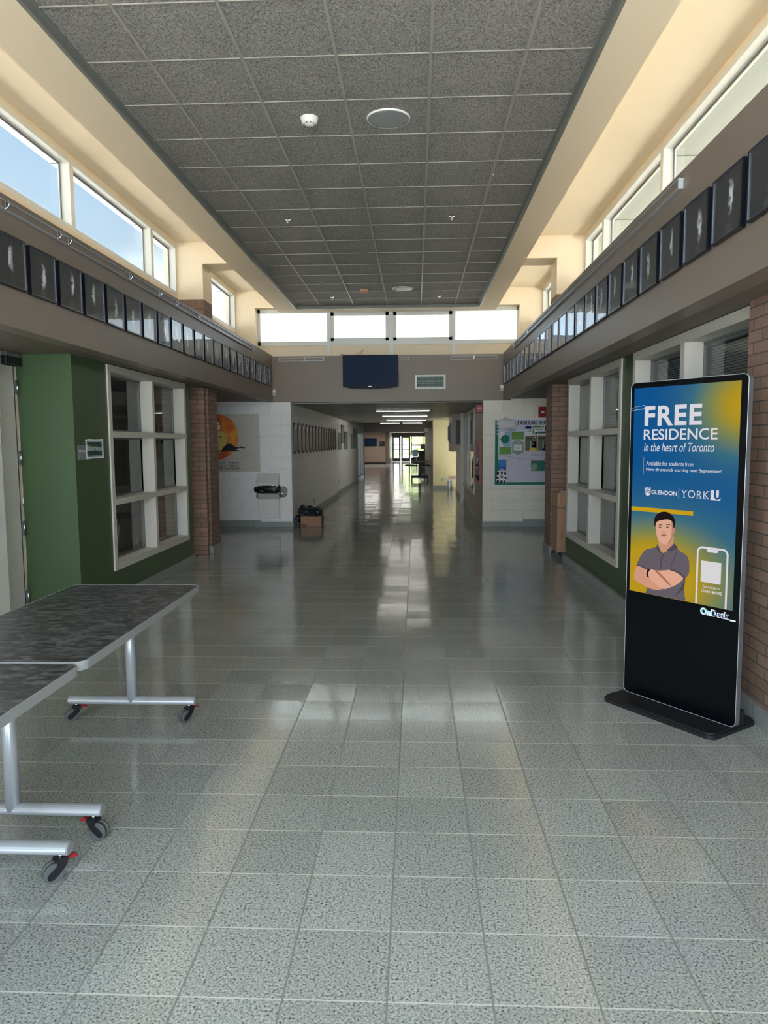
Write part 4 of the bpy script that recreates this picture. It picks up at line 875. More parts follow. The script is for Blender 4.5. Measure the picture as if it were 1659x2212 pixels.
# ---- painted mural on the left block wall
t = thing('wall_mural', 'painted orange sun, mountains and EAGLES lettering on the left block wall', 'mural', (-3.9, FY, 0), 0)
def dpoly(cx, cz, r, n=48, a0=0, a1=360): return [(cx+r*math.cos(math.radians(a0+(a1-a0)*i/n)), cz+r*math.sin(math.radians(a0+(a1-a0)*i/n))) for i in range(n)]
MB().box(-.55, .928, -.0015, -.0003, 1.06, 2.165, m='cmupanel').build('background_panel', None, t)
MB().prism(dpoly(.08, 1.735, .44), -.003, -.0016, 'y', 'orange').build('sun_disc', None, t)
MB().prism(smooth_poly([(-.2, 1.45), (.0, 1.42), (.17, 1.44), (.27, 1.56), (.30, 1.72), (.22, 1.83), (.10, 1.85), (-.1, 1.84), (-.25, 1.70)], 3), -.0036, -.0031, 'y', 'beakyellow').build('pale_shape', None, t)
mb = MB(); mb.prism(smooth_poly([(-.2, 1.84), (.05, 1.84), (.17, 1.88), (.155, 2.0), (.10, 2.08), (-.02, 2.12), (-.2, 2.1)], 3), -.0042, -.0037, 'y', 'paper'); R_ = random.Random(4)
for k in range(30):
    x, z, a = R_.uniform(-.15, .15), R_.uniform(1.85, 2.06), R_.uniform(-1.2, -.5); l = R_.uniform(.02, .06)
    mb.prism([(x, z), (x+l*math.cos(a), z+l*math.sin(a)), (x+.006, z+.012)], -.0048, -.0043, 'y', 'ink')
mb.prism([(.13, 1.735), (.205, 1.745), (.20, 1.728), (.17, 1.726)], -.0048, -.0043, 'y', 'ink'); mb.build('feather_strokes', None, t)
mb = MB(); mb.prism([(-.55, 1.52), (-.25, 1.60), (.02, 1.56), (.12, 1.48), (.18, 1.47), (.24, 1.55), (.31, 1.605), (.39, 1.60), (.44, 1.545), (.52, 1.535), (.57, 1.555), (.66, 1.52), (.60, 1.515), (.54, 1.525), (.50, 1.51), (.46, 1.50), (.56, 1.455), (.40, 1.47), (.20, 1.455), (.05, 1.45), (-.3, 1.47)], -.005, -.0045, 'y', 'navymtn')
mb.prism([(.05, 1.44), (.16, 1.40), (.27, 1.35), (.20, 1.40), (.12, 1.44)], -.005, -.0045, 'y', 'steelgrey'); mb.build('mountains', None, t)
def outline(mb, body, x0, x1, z0, z1, y, m, th, bold=.02, **k):
    """hollow lettering: the letters' edges as thin strokes"""
    me, a, b, c, d = text_mesh(body, bold); sx_, sz_ = (x1-x0)/(b-a), (z1-z0)/(d-c)
    bm = bmesh.new(); bm.from_mesh(me)
    for e in bm.edges:
        if len(e.link_faces) == 1:
            p, q = [Vector((x0+(v.co.x-a)*sx_, z0+(v.co.y-c)*sz_)) for v in e.verts]; dd = (q-p)
            if dd.length < 1e-6: continue
            n_ = Vector((-dd.y, dd.x)).normalized()*th/2; mb.face([(*(p+n_), ), ] and [(p.x+n_.x, y, p.y+n_.y), (q.x+n_.x, y, q.y+n_.y), (q.x-n_.x, y, q.y-n_.y), (p.x-n_.x, y, p.y-n_.y)], m)
    bm.free()
mb = MB(); outline(mb, 'EAGLES', -.21, .517, 1.105, 1.245, -.003, 'ink', .008); mb.build('lettering', None, t)
mb = MB(); R_ = random.Random(12)
for k in range(7):
    p = [(.60+.03*k+R_.uniform(-.03, .03), -.002, 1.33+.012*k+R_.uniform(-.04, .05)) for _ in range(3)]; mb.tube(p, .0015, n=4, m='steelgrey')
mb.build('signature', None, t)

# ---- cardboard box, bags and tubes at the corridor mouth
t = thing('cardboard_box', 'brown cardboard box on the floor at the corridor corner', 'box', (-2.035, 14.12, 0), 0)
mb = MB()
for e in ((-.20, .20, -.20, -.192), (-.20, .20, .192, .20), (-.20, -.192, -.192, .192), (.192, .20, -.192, .192)): mb.box(e[0], e[1], e[2], e[3], 0, .195, m='cardboard')
mb.box(-.19, .19, -.19, .19, 0.001, .006, m='cardboard'); mb.build('carton', None, t)
MB().box(-.185, -.09, -.2015, -.2, .018, .032, m='ink').build('printed_mark', None, t); MB().box(-.02, .02, -.2012, -.2, .12, .195, m='tan').build('tape', None, t)
t = crumple(MB(), (0, 0, 0), (.185, .165, .080), 21, .35, 'bagdark').build('stuffed_bag', None, None, None, (-2.02, 14.12, .265)); tag(t, 'dark crinkled plastic bag heaped in the cardboard box', 'bag')
t = crumple(MB(), (0, 0, 0), (.07, .09, .08), 23, .3, 'fabric').build('cloth_bundle', None, None, None, (-2.14, 14.50, .27)); tag(t, 'grey cloth bundle between the tubes and the box', 'bundle')
for z, x, lb in ((.052, -2.300, 'rolled black tube lying on the floor beside the box, the lower one'), (.152, -2.312, 'rolled black tube lying on top of the lower tube')):
    t = thing('rolled_tube', lb, 'tube', (x, 14.05, z), 0, 'rolled tubes by the box')
    MB().cyl((0, -.2, 0), (0, .35, 0), .049, n=24, m='blackmat').build('roll', None, t)
    MB().tube([(.045*math.cos(a), -.203, .045*math.sin(a)) for a in [2*PI*i/24 for i in range(24)]], .004, n=6, m='edge', closed=True).build('rim', None, t)
t = MB().cyl((0, -.1, 0), (0, .2, .06), .055, n=18, m='blackmat').build('rolled_mat', None, None, None, (-2.275, 14.28, .262)); tag(t, 'dark rolled mat resting behind the two tubes', 'mat')

# ---- name plaques along the corridor wall
def make_plaque():
    t = thing('name_plaque', '-', 'plaque')
    pr = [(-.16, -.25), (-.10, -.275), (0, -.31), (.10, -.275), (.16, -.25), (.16, .20), (.13, .20), (.12, .25), (.07, .29), (0, .305), (-.07, .29), (-.12, .25), (-.13, .20), (-.16, .20)]
    MB().prism(pr, -.022, 0, 'y', 'darkwood').build('board', None, t)
    mb = MB()
    for c in range(2):
        for r in range(12): mb.box(-.135+c*.14, -.005+c*.14, -.025, -.022, -.235+r*.030, -.211+r*.030, m='plate')
    mb.build('name_plates', None, t)
    MB().prism(dpoly(0, .20, .055, 20), -.026, -.022, 'y', 'silver').box(-.09, .09, -.025, -.022, .125, .14, m='plate').build('crest', None, t)
    return t
pq = make_plaque(); PN = 15
for i in range(PN):
    lb = 'dark wooden name plaque on the corridor wall, %s from the near corner' % ORD[i] if i < 8 else 'dark wooden name plaque on the corridor wall, %s from the far end of the row' % ORD[PN-1-i]
    dup(pq, (-2.365, 14.12+.518*i, 1.705), lb, L90, 'name plaques in the corridor')
for ch in list(pq.children): D.objects.remove(ch)
D.objects.remove(pq)
def picture(name, loc, rz, w_, h_, label, art='paper', fr='blackframe', grp=None, cat='picture'):
    t = thing(name, label, cat, loc, rz, grp); mb = MB(); b_ = min(.03, w_*.12)
    for e in ((-w_/2, -w_/2+b_, -h_/2, h_/2), (w_/2-b_, w_/2, -h_/2, h_/2), (-w_/2+b_, w_/2-b_, -h_/2, -h_/2+b_), (-w_/2+b_, w_/2-b_, h_/2-b_, h_/2)): mb.box(e[0], e[1], -.025, 0, e[2], e[3], m=fr)
    mb.build('frame', None, t); MB().box(-w_/2+b_, w_/2-b_, -.015, -.002, -h_/2+b_, h_/2-b_, m=art).build('print', None, t)
    return t
g = 'pictures along the corridor wall'
picture('notice_sheet', (-2.42, 22.27, 1.94), L90, .25, .5, 'narrow notice at the end of the plaque row', 'tan', 'tan', g)
picture('framed_picture', (-2.42, 22.95, 1.66), L90, .85, .53, 'low dark framed picture just past the plaques', 'signgrey', 'blackframe', g)
picture('framed_picture', (-2.42, 23.95, 1.89), L90, .9, .60, 'high dark framed picture past the plaques', 'signgrey', 'blackframe', g)
picture('framed_picture', (-2.42, 25.07, 1.69), L90, .95, .60, 'dark framed picture right of the high one in the corridor', 'signgrey', 'blackframe', g)
picture('framed_picture', (-2.42, 27.3, 1.665), L90, .55, .56, 'pale small framed picture deep in the corridor', 'edge', 'blackframe', g)
picture('framed_picture', (-2.42, 28.8, 1.77), L90, 1.3, .76, 'large dark picture nearest the corridor end window', 'signgrey', 'blackframe', g)
for y, x, z, lb in ((16.7, -2.365, .27, 'small white wall outlet low behind the cardboard box'), (22.7, -2.42, .40, 'small white wall outlet low and farther down the corridor wall')):
    t = thing('wall_outlet', lb, 'outlet', (x, y, z), L90, 'corridor outlets'); MB().box(-.035, .035, -.008, 0, -.057, .057, m='edge', bev=.002).build('cover_plate', None, t); MB().box(-.015, .015, -.010, -.008, -.035, .035, m='blackmat').build('sockets', None, t)

# ---- bulletin board on the right block wall, with what is pinned to it
t = thing('bulletin_board', 'white-framed bulletin board with green border headed TABLEAU', 'bulletin board', (0, FY, 0), 0)
X0, X1, Z0, Z1 = 1.468, 2.75, .785, 2.03
MB().box(X0, X1, -.014, 0, Z0, Z1, m='boardwhite').build('backing', None, t)
mb = MB()
for e in ((X0-.01, X0+.018, Z0-.01, Z1+.01), (X1-.018, X1+.01, Z0-.01, Z1+.01), (X0+.018, X1-.018, Z0-.01, Z0+.018), (X0+.018, X1-.018, Z1-.018, Z1+.01)): mb.box(e[0], e[1], -.024, 0, e[2], e[3], m='paper')
mb.build('frame', None, t)
mb = MB(); mb.prism([(X0+.018, Z0+.018), (X0+.075, Z0+.018), (X0+.075, 1.72)]+[(X0+.075+(.02 if k % 2 else -.03), 1.76+.03*k) for k in range(7)]+[(X0+.06, Z1-.018), (X0+.018, Z1-.018)], -.016, -.0145, 'y', 'grn'); mb.box(X0+.075, X1-.018, -.016, -.0145, Z0+.018, Z0+.066, m='grn'); mb.build('green_border', None, t)
mb = MB(); text(mb, 'TABLEAU', 1.889, 2.270, 1.922, 2.003, -.0155, 'ink', offset=.02); text(mb, 'FRANCO', 2.389, 2.70, 1.922, 2.003, -.0155, 'ink', offset=.02)
mb.prism(smooth_poly([(2.330, 1.925), (2.337, 1.945), (2.312, 1.950), (2.296, 1.968), (2.308, 1.982), (2.322, 1.968), (2.330, 2.005), (2.340, 1.968), (2.354, 1.982), (2.366, 1.968), (2.350, 1.950), (2.325, 1.945)][:0] or [(2.331, 1.922), (2.322, 1.945), (2.300, 1.950), (2.290, 1.968), (2.302, 1.980), (2.316, 1.970), (2.320, 1.985), (2.331, 2.010), (2.342, 1.985), (2.346, 1.970), (2.360, 1.980), (2.372, 1.968), (2.362, 1.950), (2.340, 1.945)], 2), -.0165, -.015, 'y', 'grn'); mb.build('heading', None, t)
def pin(name, x0, x1, z0, z1, m, label, extra=None, cat='poster', y=-.0165, poly=None):
    t = thing(name, label, cat, ((x0+x1)/2, FY, (z0+z1)/2), 0, 'papers pinned on the bulletin board'); w_, h_ = (x1-x0)/2, (z1-z0)/2
    (MB().prism([(a*w_, b*h_) for a, b in poly], y-.0015, y, 'y', m) if poly else MB().box(-w_, w_, y-.0015, y, -h_, h_, m=m)).build('sheet', None, t)
    if extra:
        mb = MB()
        for q in extra:
            if q[0] == 'b': mb.box(q[1]*w_, q[2]*w_, y-.0025, y-.0015, q[3]*h_, q[4]*h_, m=q[5])
            elif q[0] == 'd': mb.prism(dpoly(q[1]*w_, q[2]*h_, q[3]*w_, 28), y-.0035, y-.002, 'y', q[4])
            elif q[0] == 'p': mb.prism([(a*w_, b*h_) for a, b in q[1]], y-.0032, y-.0018, 'y', q[2])
        mb.build('print', None, t)
    return t
pin('pinned_poster', 1.567, 1.782, 1.522, 1.796, 'skyp', 'pale blue poster with a round green badge', [('b', -1, -.1, .2, 1, 'paper'), ('p', [(-1, -1), (-.2, -1), (-1, .1)], 'paper'), ('p', [(1, .2), (1, -1), (.1, -1)], 'skyp'), ('d', .0, .0, .74, 'grn'), ('b', -.35, .35, .22, .30, 'paper'), ('b', -.5, .5, -.04, .06, 'grn3'), ('b', -.35, .35, -.3, -.22, 'grn3')])
pin('pinned_card', 1.795, 2.022, 1.654, 1.796, 'grn2', 'plain leaf-green card, the upper right one', cat='card')
pin('pinned_card', 1.567, 1.788, 1.378, 1.512, 'grn2', 'plain leaf-green card, the lower left one', cat='card')
pin('pinned_notice', 1.808, 2.020, 1.370, 1.638, 'grn3', 'sage scalloped notice with a white text panel', [('b', -.72, .72, -.42, .40, 'paper'), ('b', -.45, .5, .02, .07, 'skyp'), ('b', -.4, .45, -.12, -.07, 'skyp'), ('b', -.3, .35, .60, .66, 'paper')], poly=[(-1, -.7), (-.75, -.75), (-.5, -.95), (0, -1), (.5, -.95), (.75, -.75), (1, -.7), (1, .72), (.75, .78), (.45, .97), (0, 1), (-.45, .97), (-.75, .78), (-1, .72)], cat='notice')
pin('pinned_flyer', 2.041, 2.165, 1.712, 1.905, 'paper', 'white flyer with a navy header', [('b', -.95, .95, .38, .95, 'navy'), ('b', -.6, .7, .6, .75, 'paper'), ('b', -.9, .0, -.05, .0, 'edge'), ('b', -.9, .2, -.2, -.15, 'edge'), ('b', .2, .8, -.2, .1, 'edge')], cat='flyer')
mbb = [('d', -.95+.12, .35, .10, 'grn')]
pin('pinned_chart', 2.175, 2.56, 1.740, 1.905, 'paper', 'white chart with rounded green bars under the heading', [('b', -.96, -.1, .56, .95, 'grn2'), ('b', -.96, -.80, -.9, .3, 'grn2'), ('b', -.7, .0, .12, .2, 'ink'), ('d', -.62, -.62, .09, 'ink'), ('b', -.72, -.52, -.95, -.62, 'ink'), ('b', -.45, .6, -.75, -.35, 'grn'), ('b', -.02, .14, .5, .95, 'grn3'), ('b', .24, .32, -.2, .95, 'ink')], cat='chart')
def portrait_card(x0, x1, shirt, label):
    pin('pinned_profile', x0, x1, 1.442, 1.713, 'olive', label, [('b', -.9, .3, .72, .78, 'ink'), ('b', -.9, .1, .60, .66, 'ink'), ('p', [(.72, .68), (.6, .80), (.72, .95), (.84, .80)], 'paper'), ('b', -.2, .86, -.95, .35, 'skyp'), ('b', .05, .86, -.95, .28, 'dark'), ('p', smooth_poly([(-.25, -.98), (-.15, -.70), (.10, -.60), (.60, -.60), (.84, -.70), (.9, -.98)], 3), shirt), ('d', .34, -.10, .27, 'skin'), ('p', smooth_poly([(.08, -.02), (.12, .18), (.34, .26), (.58, .18), (.6, -.02), (.34, .10)], 3), 'ink')], cat='poster')
portrait_card(2.049, 2.266, 'yellow', 'olive poster with a smiling person in a yellow top'); portrait_card(2.284, 2.50, 'ink', 'olive poster with a person in dark clothes, cut off by the pillar')
pin('pinned_label', 2.187, 2.363, 1.344, 1.399, 'ink', 'small black-outlined text label', [('b', -.95, .95, -.84, .84, 'paper'), ('b', -.6, -.4, -.3, .4, 'ink'), ('b', -.3, .5, -.1, .2, 'ink')], cat='label')
pin('pinned_flyer', 1.541, 1.701, 1.071, 1.278, 'blue', 'blue poster low on the left of the board', [('p', [(-1, 1), (1, 1), (1, .1), (.2, -.3), (-1, .3)], 'skyblue'), ('b', -.4, .4, .25, .32, 'paper'), ('b', -.5, .5, -.02, .06, 'paper'), ('b', -.4, .4, -.8, -.72, 'paper')])
pin('pinned_collage', 1.511, 1.713, .831, 1.057, 'paper', 'black-and-white photo collage at the lower left corner', [('p', [(-.9, .9), (-.4, .95), (-.5, .4), (-.8, .3)], 'ink'), ('p', [(-.1, .95), (.3, .9), (.2, .5), (-.15, .45)], 'ink'), ('p', [(.5, .9), (.9, .8), (.85, .35), (.5, .45)], 'ink'), ('p', [(-.95, .15), (-.55, .1), (-.5, -.3), (-.9, -.3)], 'ink'), ('p', [(.6, .1), (.95, .05), (.9, -.4), (.55, -.2)], 'ink'), ('b', -.9, -.45, -.9, -.45, 'ink'), ('b', -.25, .25, -.85, -.5, 'ink'), ('b', .4, .75, -.95, -.5, 'ink'), ('b', -.3, .35, .1, .22, 'ink'), ('b', -.25, .3, -.12, -.02, 'ink')], poly=[(-1, -.8), (.2, -.85), (.85, -1), (.8, -.2), (1, .85), (.3, .95), (-.75, 1), (-.85, .2)])
pin('pinned_card', 2.160, 2.52, 1.059, 1.252, 'tealcard', 'teal card hanging from the string by clothes pegs', [('p', smooth_poly([(.1, 1), (.3, .3), (.9, .1), (1, 1)], 2), 'grn'), ('p', smooth_poly([(-.9, .2), (-.5, .5), (-.3, -.2), (-.6, -.9), (-1, -.9)], 2), 'grn3'), ('b', -.6, .3, .70, .80, 'ink'), ('b', -.6, -.1, .3, .36, 'ink')], cat='card')
t = MB().tube([(0, 0, 0), (.10, 0, -.028), (.25, 0, -.062), (.40, 0, -.090), (.635, 0, -.126), (.9, 0, -.15), (1.2, 0, -.15)], .0022, n=6, m='string').build('pinned_string', None, None, None, (1.531, FY-.022, 1.384)); tag(t, 'brown string sagging across the bulletin board', 'string')
for x, z, lb in ((1.931, 1.294, 'wooden peg on the string, the leftmost with nothing hanging from it'), (2.190, 1.255, 'wooden peg gripping the left corner of the teal card'), (2.40, 1.245, 'wooden peg gripping the teal card beside the brick pillar')):
    t = thing('clothes_peg', lb, 'peg', (x, FY-.024, z), 0, 'pegs on the string'); MB().box(-.005, .005, -.006, .0, -.032, .034, m='wood', bev=.001).build('peg_half', None, t)
def tuft(c, r):
    mb = MB(); R_ = random.Random(31)
    for k in range(150):
        th, ph = R_.uniform(0, 2*PI), R_.uniform(-1, 1); rr = R_.uniform(.25, 1.)
        p = Vector((r[0]*rr*math.cos(th)*math.sqrt(1-ph*ph), -abs(r[1]*rr*math.sin(th)), r[2]*rr*ph)); a = Vector((R_.uniform(-1, 1), R_.uniform(-.6, .6), R_.uniform(-1, 1))).normalized()*.028; b = a.cross(Vector((R_.uniform(-1, 1), R_.uniform(-1, 1), R_.uniform(-1, 1)))).normalized()*.022
        mb.face([p-a, p+b, p+a*.9, p-b*.8], 'tulle')
    g_ = crumple(mb, (0, -.02, 0), (r[0]*.8, r[1]*.6, r[2]*.75), 17, .3, 'tulle', 3); return g_
t = tuft(None, (.20, .06, .12)).build('paper_cloud', None, None, None, (1.70, FY-.06, 1.935)); tag(t, 'fluffy white gathered paper cloud over the board corner', 'decoration')
t = MB().box(-.07, .07, -.002, 0, -.022, .022, m='skyp').build('paper_strip', None, None, None, (1.80, FY-.017, 1.825)); tag(t, 'pale blue strip of paper under the paper cloud', 'paper')

# ---- wooden cart by the right pillar
t = thing('wooden_cabinet', 'light oak cabinet on casters in front of the right brick pillar', 'cabinet', (2.14, 10.22, 0), 0)
MB().box(-.198, .198, -.20, .20, .085, .695, m='wood').build('body', None, t); MB().box(-.198, .198, -.20, .20, .702, .905, m='wood').build('top_section', None, t); MB().box(-.19, .19, -.19, .19, .695, .702, m='ink').build('seam', None, t)
for sx_ in (-1, 1):
    for sy_ in (-1, 1): caster(t, sx_*.15, sy_*.15, .087, 1.4 if sy_ < 0 else 2.6, red=False, k=.95)
t = MB().box(-.14, .12, -.10, .10, 0, .012, m='paper').build('paper_pile', None, None, None, (2.17, 10.18, .906)); tag(t, 'white papers lying on top of the oak cabinet', 'papers')

# ---- venetian blinds and office bits behind the right windows
def blinds(loc, rz, w_, h_, label):
    t = thing('venetian_blind', label, 'blind', loc, rz, 'blinds in the office windows'); MB().box(-w_/2, w_/2, -.02, .02, h_-.04, h_, m='blind').build('head_rail', None, t); mb = MB(); n = int((h_-.06)/.020)
    for k in range(n): z = .02+k*.020; mb.face([(-w_/2, -.008, z+.006), (w_/2, -.008, z+.006), (w_/2, .008, z-.004), (-w_/2, .008, z-.004)], 'blind')
    mb.build('slats', None, t); MB().box(-w_/2, w_/2, -.012, .012, 0, .015, m='blind').build('bottom_rail', None, t)
blinds((2.19, 6.2, .40), R90, 1.1, 1.95, 'grey slatted blind behind the window beside the kiosk, the nearer light'); blinds((2.19, 5.0, .40), R90, 1.1, 1.95, 'grey slatted blind behind the window right of the kiosk top')
blinds((2.19, 9.05, .42), R90, 1.1, 1.93, 'slatted blind behind the far light of the right window'); blinds((2.19, 7.8, .42), R90, 1.1, 1.93, 'slatted blind behind the light of the right window beside the green strip')
picture('window_poster', (2.16, 7.72, .72), R90, .30, .66, 'dark purple and orange poster behind the lowest right window light', 'purple', 'purple')
picture('window_notice', (2.16, 8.95, 1.92), R90, .16, .36, 'small white notice taped behind the upper right window light', 'paper', 'paper')
for x, y, lb in ((3.7, 7.8, 'lit ceiling light inside the office behind the right windows'),):
    t = thing('ceiling_light', lb, 'ceiling light', (x, y, 2.55), 0); MB().box(-.16, .16, -.62, .62, -.035, 0, m='white').build('housing', None, t); MB().box(-.14, .14, -.60, .60, -.042, -.035, m='lamp2').build('diffuser', None, t)

# ---- library behind the left window
for i, (x, y, lb) in enumerate(((-4.3, 8.3, 'unseen lit library ceiling light added near the left window'), (-5.3, 11.6, 'lit library ceiling light in the middle of the room'), (-5.9, 14.6, 'lit library ceiling light deepest in the room'))):  # nearest fixture is out of view, added by the window to brighten the room
    t = thing('ceiling_light', lb, 'ceiling light', (x, y, 2.62), 0, 'library ceiling lights'); MB().box(-.62, .62, -.16, .16, -.035, 0, m='white').build('housing', None, t); MB().box(-.60, .60, -.14, .14, -.042, -.035, m='lamp4').build('diffuser', None, t)
picture('framed_poster', (-3.52, 10.30, 1.40), 0, .34, .52, 'dark framed poster on the brick wall inside the library', 'darkteal', 'darkteal')
t = thing('green_panel', 'bright green panel in a white surround inside the library', 'panel', (-4.9, 12.6, 0), .3); MB().box(-.28, .28, 0, .05, .55, 2.1, m='white').build('surround', None, t); MB().box(-.17, .17, -.01, 0, .65, 2.0, m='brightgreen').build('green_insert', None, t)
def stool(loc, rz, label):
    t = thing('library_chair', label, 'chair', loc, rz, 'library chairs'); mb = MB(); mb.lathe([(0, .66), (.15, .662), (.19, .68), (.20, .70), (.17, .715), (0, .70)], m='blackmat'); mb.build('seat', None, t)
    MB().prism([(-.18, .70), (.18, .70), (.165, .95), (.12, .98), (-.12, .98), (-.165, .95)], .15, .175, 'y', 'blackmat').build('backrest', None, t)
    for a in range(4):
        q = PI/4+a*PI/2; MB().tube([(.12*math.cos(q), .12*math.sin(q), .68), (.22*math.cos(q), .22*math.sin(q), 0.004)], .011, n=8, m='steelgrey').build('leg', None, t)
stool((-3.62, 8.05, .004), 2.6, 'dark high-seated chair behind the lower left library window light'); stool((-3.75, 9.15, .004), 2.2, 'dark chair behind the lower right library window light')
t = thing('library_table', 'grey high table seen through the left window', 'table', (-4.45, 8.75, .004), .0); MB().box(-.38, .38, -.75, .75, .90, .94, m='edge', bev=.004).build('tabletop', None, t)
for sx_ in (-1, 1):
    for sy_ in (-1, 1): MB().cyl((sx_*.33, sy_*.68, 0), (sx_*.33, sy_*.68, .90), .02, n=10, m='steelgrey').build('leg', None, t)

# ---- corridor fittings
for i, (y, x0, x1, lb) in enumerate(((16.85, -.90, .31, 'nearest'), (20.1, -.91, .31, 'second'), (24.0, -.95, .33, 'third'))):
    t = thing('corridor_light', 'long lit ceiling light across the corridor, %s from the camera' % lb, 'ceiling light', ((x0+x1)/2, y, CE), 0, 'corridor ceiling lights')
    w_ = (x1-x0)/2; MB().box(-w_-.02, w_+.02, -.09, .09, -.03, 0, m='white').build('housing', None, t); MB().box(-w_, w_, -.06, .06, -.040, -.03, m='lamp').build('diffuser', None, t)
for x, lb in ((-.95, 'lit ceiling light at the corridor end, the left of the pair'), (-.12, 'lit ceiling light at the corridor end, the right of the pair')):
    t = thing('corridor_light', lb, 'ceiling light', (x, 27.0, CE), 0, 'corridor ceiling lights'); MB().box(-.37, .37, -.09, .09, -.03, 0, m='white').build('housing', None, t); MB().box(-.35, .35, -.075, .075, -.045, -.03, m='lamp').build('diffuser', None, t)
for x, y, lb in ((-3.2, 51.5, 'lit square ceiling light in the far hall above the dark screens'), (-1.0, 51.5, 'lit square ceiling light in front of the far glass doors')):
    t = thing('hall_light', lb, 'ceiling light', (x, y, 2.419), 0, 'far hall lights'); MB().box(-.62, .62, -3.0, 3.0, -.02, 0, m='white').build('housing', None, t); MB().box(-.60, .60, -2.9, 2.9, -.03, -.02, m='lamp3').build('diffuser', None, t)
t = thing('corridor_speaker', 'small round white fitting on the corridor ceiling before the first light', 'detector', (-.44, 16.0, CE), 0); MB().lathe([(0, -.05), (.05, -.05), (.08, -.03), (.09, 0)], m='white').build('housing', None, t)
t = thing('corridor_speaker', 'flat round white ceiling speaker between the first two corridor lights', 'speaker', (-.36, 18.3, CE), 0); MB().lathe([(0, -.012), (.15, -.012), (.165, 0)], m='white').build('grille', None, t)
# display case in the right corridor wall
t = thing('display_case', 'glazed display case set in the right corridor wall', 'display case', (1.27, 17.45, 0), R90)
mb = MB(); W_ = 1.8
for e in ((-W_, -W_+.06, .48, 2.32), (W_-.06, W_, .48, 2.32), (-W_+.06, W_-.06, .48, .54), (-W_+.06, W_-.06, 2.26, 2.32), (-.03, .03, .54, 2.26)): mb.box(e[0], e[1], -.03, .04, e[2], e[3], m='offwhite')
mb.build('frame', None, t); MB().box(-W_+.06, W_-.06, .0, .006, .54, 2.26, m='glassin').build('pane', None, t)
MB().box(-W_, W_, .22, .23, .48, 2.32, m='dark').box(-W_, W_, .05, .22, .48, .5, m='beige').build('cabinet_back', None, t)
for z in (1.0, 1.5): MB().box(-W_+.06, W_-.06, .05, .21, z, z+.012, m='glassin').build('shelf', None, t)
for i in range(4):
    z = .62+.10*i; t = MB().box(-.10, .10, -.005, 0, -.03, .03, m='paper').build('index_card', None, None, None, (1.40, 16.6, z)); t.rotation_euler = (0, 0, R90); tag(t, 'small white card in the display case, %s from the bottom' % ORD[i], 'card', 'cards in the display case')
t = MB().box(-.05, .05, -.05, .07, 0, 2.36, m='offwhite').build('trim_5', None, None, 'structure', (1.23, 19.35, 0))
# hanging cabinet, with pictures on it
t = thing('wall_cabinet', 'taupe box-out hung high on the right corridor wall', 'cabinet', (1.115, 20.4, 0), 0); MB().box(-.155, .152, -1.0, 1.0, 1.36, 2.355, m='beige').build('box', None, t)
picture('framed_picture', (1.13, 19.40, 1.87), 0, .15, .64, 'tall dark blue framed picture on the front of the hung box', 'darkteal', 'navyfr')
for i, (y, h_) in enumerate(((19.9, .60), (20.6, .5), (21.15, .42))):
    picture('framed_picture', (.96, y, 1.86), R90, .42, h_, 'thin dark frame on the side of the hung box, %s from the front' % ORD[i], 'dark', 'blackframe', 'pictures on the side of the hung box')
# bench table by the yellow wall
t = thing('low_table', 'small white-topped low table against the pale yellow wall', 'table', (1.13, 24.6, 0), 0)
MB().box(-.25, .30, -.38, .38, .335, .375, m='white', bev=.004).build('tabletop', None, t); MB().cyl((-.03, -.25, 0), (-.03, -.25, .335), .04, n=16, m='silver').build('leg', None, t); MB().cyl((.1, .25, 0), (.1, .25, .335), .04, n=16, m='silver').build('leg', None, t)
t = MB().box(-.13, .13, -.10, .10, 0, .10, m='pinkpaper').build('paper_tray', None, None, None, (1.24, 24.5, .376)); tag(t, 'pale pink tray standing on the low table', 'tray')
t = MB().box(-.10, .10, -.12, .12, 0, .02, m='paper').build('paper_pile', None, None, None, (.98, 24.5, .376)); tag(t, 'white papers on the left of the low table', 'papers')
# clock
t = thing('wall_clock', 'round white wall clock at the right of the far bulkhead', 'clock', (.50, 33.99, 2.17), 0)
MB().prism(dpoly(0, 0, .14, 32), -.03, 0, 'y', 'blackmat').build('case', None, t); MB().prism(dpoly(0, 0, .125, 32), -.034, -.03, 'y', 'white').build('dial', None, t)
MB().box(-.004, .004, -.038, -.034, -.01, .09, m='ink').box(-.01, .07, -.038, -.034, -.005, .005, m='ink').build('hands', None, t)
# tall table with wings in mid corridor
t = thing('folding_table', 'wheeled table with dark lower shelves on a central post in the corridor', 'table', (.14, 30.6, 0), 0)
MB().prism(rrect(-.34, .40, -.40, .40, .08), .80, .825, 'z', 'edge').build('tabletop', None, t); MB().cyl((.02, 0, .12), (.02, 0, .80), .055, n=20, m='steelgrey').build('post', None, t)
for s_, x0, x1 in ((-1, -.62, -.05), (1, .09, .55)): MB().prism([(x0, .62), (x1, .60), (x1, .66), (x0+.05 if s_ < 0 else x0, .68)], -.25, .25, 'y', 'blackmat').build('shelf', None, t)
mb = MB(); mb.prism(rrect(-.32, .38, -.35, .35, .05), .13, .20, 'z', 'blackmat'); mb.build('base', None, t)
for sx_ in (-.30, .36):
    for sy_ in (-.3, .3): MB().cyl((sx_-.02, sy_, .05), (sx_+.02, sy_, .05), .05, n=16, m='blackmat').box(sx_-.02, sx_+.02, sy_-.03, sy_+.03, .06, .14, m='blackmat').build('caster', None, t)
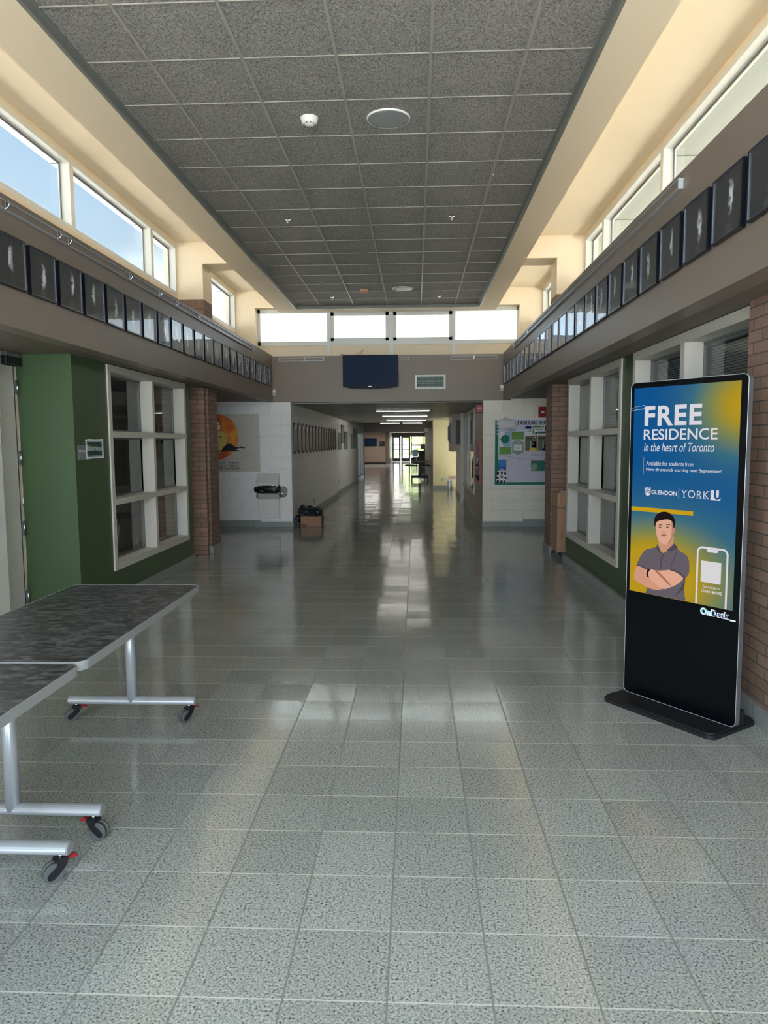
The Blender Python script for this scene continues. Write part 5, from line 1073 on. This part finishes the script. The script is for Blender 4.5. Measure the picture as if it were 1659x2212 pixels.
# far hall screens and desk
t = thing('wall_screen', 'wide dark screen on the far hall wall', 'screen', (-3.43, 55.5, 1.645), 0); MB().box(-.455, .455, -.06, 0, -.295, .295, m='black').build('housing', None, t); MB().box(-.43, .43, -.064, -.06, -.27, .27, m='screenoff').build('panel', None, t)
t = thing('wall_display', 'small dark box right of the wide dark screen', 'screen', (-2.57, 55.5, 1.53), 0); MB().box(-.2, .2, -.08, 0, -.17, .17, m='blackmat').build('housing', None, t); MB().box(-.13, -.03, -.084, -.08, .0, .09, m='edge').build('label_plate', None, t)
t = thing('reception_desk', 'dark reception counter by the far doors', 'desk', (.62, 49.5, 0), 0); MB().box(-.45, 1.2, -.35, .35, 0, 1.0, m='concretegrey').build('counter', None, t); MB().box(-.5, 1.25, -.4, .4, 1.0, 1.04, m='blackmat').build('worktop', None, t)
t = thing('computer_monitor', 'black monitor on the reception counter', 'monitor', (.62, 49.4, 1.04), 0); MB().box(-.28, .28, -.03, .02, .12, .46, m='black').build('screen', None, t); MB().box(-.03, .03, -.01, .03, .0, .14, m='blackmat').box(-.12, .12, -.08, .1, 0, .015, m='blackmat').build('stand', None, t)
t = thing('office_chair', 'pale office chair in front of the far side window', 'chair', (.05, 56.0, 0), .4); MB().box(-.25, .25, -.25, .25, .45, .52, m='skyp', bev=.02).build('seat', None, t); MB().box(-.24, .24, .22, .28, .55, 1.05, m='skyp', bev=.02).build('backrest', None, t); MB().cyl((0, 0, .08), (0, 0, .45), .03, n=12, m='chrome').box(-.3, .3, -.03, .03, .0, .08, m='blackmat').box(-.03, .03, -.3, .3, .0, .08, m='blackmat').build('base', None, t)
# outside the far doors
def tree(x, y, h_, label, seed):
    t = thing('garden_tree', label, 'tree', (x, y, -.08), 0, 'trees outside the far doors'); MB().tube([(0, 0, 0), (.1, 0, h_*.3), (0, .1, h_*.6)], [.14, .10, .06], n=10, m='bark').build('trunk', None, t)
    mb = MB(); R_ = random.Random(seed)
    for k in range(5): crumple(mb, (R_.uniform(-.9, .9), R_.uniform(-.7, .7), h_*R_.uniform(.55, .95)), (R_.uniform(.6, 1.1),)*3, seed+k, .5, 'leaf', 2)
    mb.build('crown', None, t)
tree(-4.2, 78, 4.2, 'small green tree outside the left far door', 3); tree(-.6, 96, 4.5, 'small green tree farther off outside the far doors', 9)
t = thing('house', 'pale building with a small tower seen through the far side window', 'building', (1.6, 105, -.1), 0); MB().box(-2.5, 4, 0, 6, 0, 3.2, m='roof').build('wall', None, t); MB().box(-1.4, -.2, -.4, .8, 0, 4.6, m='tan').build('tower', None, t); MB().prism([(-2.8, 3.2), (4.3, 3.2), (3.2, 4.4), (-1.7, 4.4)], -.2, 6.2, 'y', 'steelgrey').build('roof', None, t)
